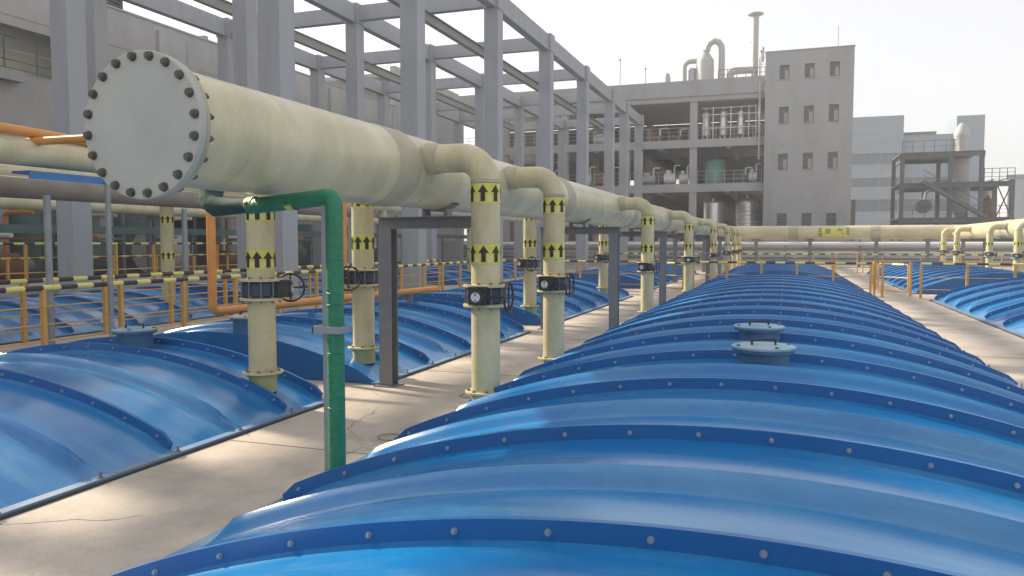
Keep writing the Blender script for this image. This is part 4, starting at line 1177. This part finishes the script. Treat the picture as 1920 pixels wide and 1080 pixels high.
# ------------------------------------------------------------------ pipe racks beyond the cross duct
for i, (z, r, m, y, lb) in enumerate(((1.66, 0.13, WHITE, 60, 'white jacketed pipe below the cross duct, uppermost'), (1.30, 0.11, STEEL, 60, 'dark grey pipe under the white jacketed pipe'),
                                      (0.98, 0.10, TGREY, 60.4, 'pale grey pipe, third down below the cross duct'), (0.62, 0.09, STEEL, 60.6, 'lowest dark pipe behind the far railing'))):
    solo('rack_pipe', MB().tube([(-26, y, z), (32, y, z)], r, 12), m, lb, 'pipe')
for i in range(12):
    x = -25 + 5 * i
    solo('rack_stand', MB().bar((x, 60.9, 0), (x, 60.9, 2.0), 0.12, 0.12).bar((x, 59.6, 1.47), (x, 60.9, 1.47), 0.08, 0.08).bar((x, 59.6, 0.84), (x, 60.9, 0.84), 0.06, 0.06), STEEL,
         'thin dark stand of the low pipe rack, stand %s from the left' % ['one', 'two', 'three', 'four', 'five', 'six', 'seven', 'eight', 'nine', 'ten', 'eleven', 'twelve'][i], 'stand', 'stands of the low pipe rack', False)
solo('low_wall', MB().box(-30, 40, 66, 66.3, 0, 1.9), WALLG, 'low grey wall behind the pipe rack at the foot of the buildings', 'wall', smooth=False)

# ------------------------------------------------------------------ pipes and posts at left
lp = thing('side_pipe', 'cream pipe with orange pipe on top entering at the left edge', 'pipe', (-11.0, 8, 3.1))
part('pipe', MB().tube([(-11.0, 2, 3.13), (-11.0, 10.35, 3.13)], 0.21, 24), FRP, lp)
part('end_ring', MB().tube([(-11.0, 10.28, 3.13), (-11.0, 10.36, 3.13)], 0.235, 24), FRP2, lp)
part('orange_pipe', MB().tube([(-10.95, 2, 3.46), (-10.95, 7.5, 3.46), (-10.95, 9.2, 3.43), (-10.95, 10.4, 3.40)], 0.075, 14), ORANGE, lp)
part('blue_channel', MB().box(-11.15, -10.78, 8.75, 10.9, 2.80, 2.84).box(-10.80, -10.78, 8.75, 10.9, 2.72, 2.799), BEAMB, lp, False)
lq = thing('dark_pipe', 'shade-toned brown pipe running below the cream pipe at the left edge', 'pipe', (-12.2, 10, 2.5))
part('pipe', MB().tube([(-12.75, 1, 2.72), (-12.75, 22, 2.72)], 0.19, 20), BROWN, lq)
for i, (x, y, z, r) in enumerate(((-10.75, 10.15, 2.78, 0.045), (-11.05, 9.25, 2.5, 0.055), (-12.55, 13.9, 2.5, 0.06), (-12.6, 17.0, 2.4, 0.06))):
    solo('pale_post', MB().tube([(x, y, 0), (x, y, z)], r, 12).box(x - .12, x + .12, y - .12, y + .12, 0.001, 0.012), STEELP,
         ['slim pale post under the blue channel at the left', 'slim pale post nearest the left edge', 'slim pale post just right of the end plate bottom', 'slim pale post behind the green pipe elbow'][i], 'post', 'slim pale posts on the left')
d2 = thing('rear_duct', 'thinner cream duct running behind the columns, parallel to the large duct', 'duct', (-13.6, 30, 3))
part('pipe', MB().tube([(-13.6, 3, 3.05), (-13.6, 54, 3.05)], 0.20, 24), FRP, d2)
for i, (Y, lb) in enumerate(((14.5, 'cream riser pipe under the rear duct, nearest'), (24.8, 'cream riser pipe under the rear duct, beside a grey column'), (33.0, 'cream riser pipe under the rear duct, third'))):
    t = thing('riser_pipe', lb, 'pipe', (-13.9, Y, 0), 'risers under the rear duct')
    part('pipe', MB().tube([(-13.6, Y, 0.3), (-13.6, Y, 2.95)], 0.15, 24), RISER, t)
    band(t, -13.6, Y, 1.35, 1.55, 0.15, 8)
    band(t, -13.6, Y, 2.2, 2.4, 0.15, 8)
    flange(t, -13.6, Y, 1.0, 0.21, 0.06, nb=6)
d3 = thing('low_pipe', 'long pale pipe low behind the raised railing at left', 'pipe', (-23, 20, 3))
part('pipe', MB().tube([(-23, 3, 3.0), (-23, 60, 3.0)], 0.2, 20), FRP, d3)
part('pipe', MB().tube([(-24, 3, 4.6), (-24, 60, 4.6)], 0.14, 16), TGREY, d3)
for y in (8, 16, 24, 32, 40, 48):
    part('stand', MB().bar((-23.4, y, 0), (-23.4, y, 4.8), 0.16, 0.16).bar((-24.4, y, 2.7), (-22.6, y, 2.7), 0.12, 0.12), STEEL, d3, False)
ct = thing('cable_tray', 'dark cable tray running behind the raised railing at left', 'tray', (-22.2, 25, 2.1))
part('tray', MB().box(-22.6, -21.9, 3, 58, 2.05, 2.3), TEAL, ct, False)
for y in (7, 13, 19, 25, 31, 37, 43, 49):
    part('hanger', MB().bar((-22.25, y, 0), (-22.25, y, 2.05), 0.1, 0.1), STEEL, ct, False)
for i, (y, r, h, m) in enumerate(((13.8, 1.0, 3.2, TEAL), (18.2, 1.1, 3.4, BROWN), (22.6, 0.9, 3.1, TEAL), (27.8, 1.1, 3.4, TEAL), (34.5, 1.1, 3.2, BROWN), (40.5, 1.0, 3.3, TEAL))):
    tank('%s upright tank in the dim zone under the rendered wall, %s from left' % ('brown' if m is BROWN else 'dark teal', ['first', 'second', 'third', 'fourth', 'fifth', 'sixth'][i]), -27.6, y, 0, r, h, m, 0.3, group='upright tanks under the rendered wall')
# ground-floor machinery in front of the rendered wall
k = 0
cl = ['rusty red', 'dark teal', 'grey', 'rusty red', 'dark teal', 'grey', 'rusty red', 'dark teal', 'grey', 'rusty red']
for i, y in enumerate((9, 12.5, 16, 19.5, 23, 27, 31.5, 36, 41, 46)):
    m = [RUST, TEAL, TGREY][i % 3]
    t = thing('pump_skid', '%s pump skid below the rendered wall, %s from the left' % (cl[i], ['first', 'second', 'third', 'fourth', 'fifth', 'sixth', 'seventh', 'eighth', 'ninth', 'tenth'][i]), 'machine', (-25.5, y, 0), 'pump skids along the rendered wall')
    part('base', MB().box(-26.3, -24.8, y - 1.1, y + 1.1, 0, 0.3), SLAB, t, False)
    h = 1.2 + 0.5 * ((i * 7) % 3)
    part('drum', MB().tube([(-25.5, y - 0.9, 0.3 + h * .5), (-25.5, y + 0.5, 0.3 + h * .5)], h * .42, 18), m, t)
    part('motor', MB().tube([(-25.5, y + 0.5, 0.3 + h * .5), (-25.5, y + 1.05, 0.3 + h * .5)], h * .25, 14), STEEL, t)
    for q in (-0.6, 0.2):
        part('pipe', MB().tube(elbow((-25.5, y + q, 0.3 + h * .5), (-25.5, y + q, 2.6 + q), (-24.2, y + q, 2.6 + q), 0.2, 4), 0.08, 10), [WHITE, ORANGE, TGREY][(i + int(q > 0)) % 3], t)
    part('rack', MB().bar((-24.9, y - 1.2, 0), (-24.9, y - 1.2, 3.6), 0.1, 0.1).bar((-24.9, y + 1.2, 0), (-24.9, y + 1.2, 3.6), 0.1, 0.1).bar((-24.9, y - 1.2, 3.3), (-24.9, y + 1.2, 3.3), 0.1, 0.1).bar((-24.9, y - 1.2, 1.9), (-24.9, y + 1.2, 1.9), 0.08, 0.08), [RUST, STEEL, NAVY][i % 3], t, False)

# ------------------------------------------------------------------ haze: the pale air of the yard
hm = bpy.data.materials.new('pale_haze')
hm.use_nodes = True
hn = hm.node_tree
hn.nodes.clear()
pv = hn.nodes.new('ShaderNodeVolumePrincipled')
pv.inputs['Color'].default_value = (0.93, 0.94, 0.97, 1)
pv.inputs['Density'].default_value = 0.0018
ho = hn.nodes.new('ShaderNodeOutputMaterial')
hn.links.new(pv.outputs[0], ho.inputs['Volume'])
hz = obj('haze', MB().box(-720, 720, -80, 1520, -1.2, 24).mesh('haze', hm, False))
hz['kind'] = 'stuff'
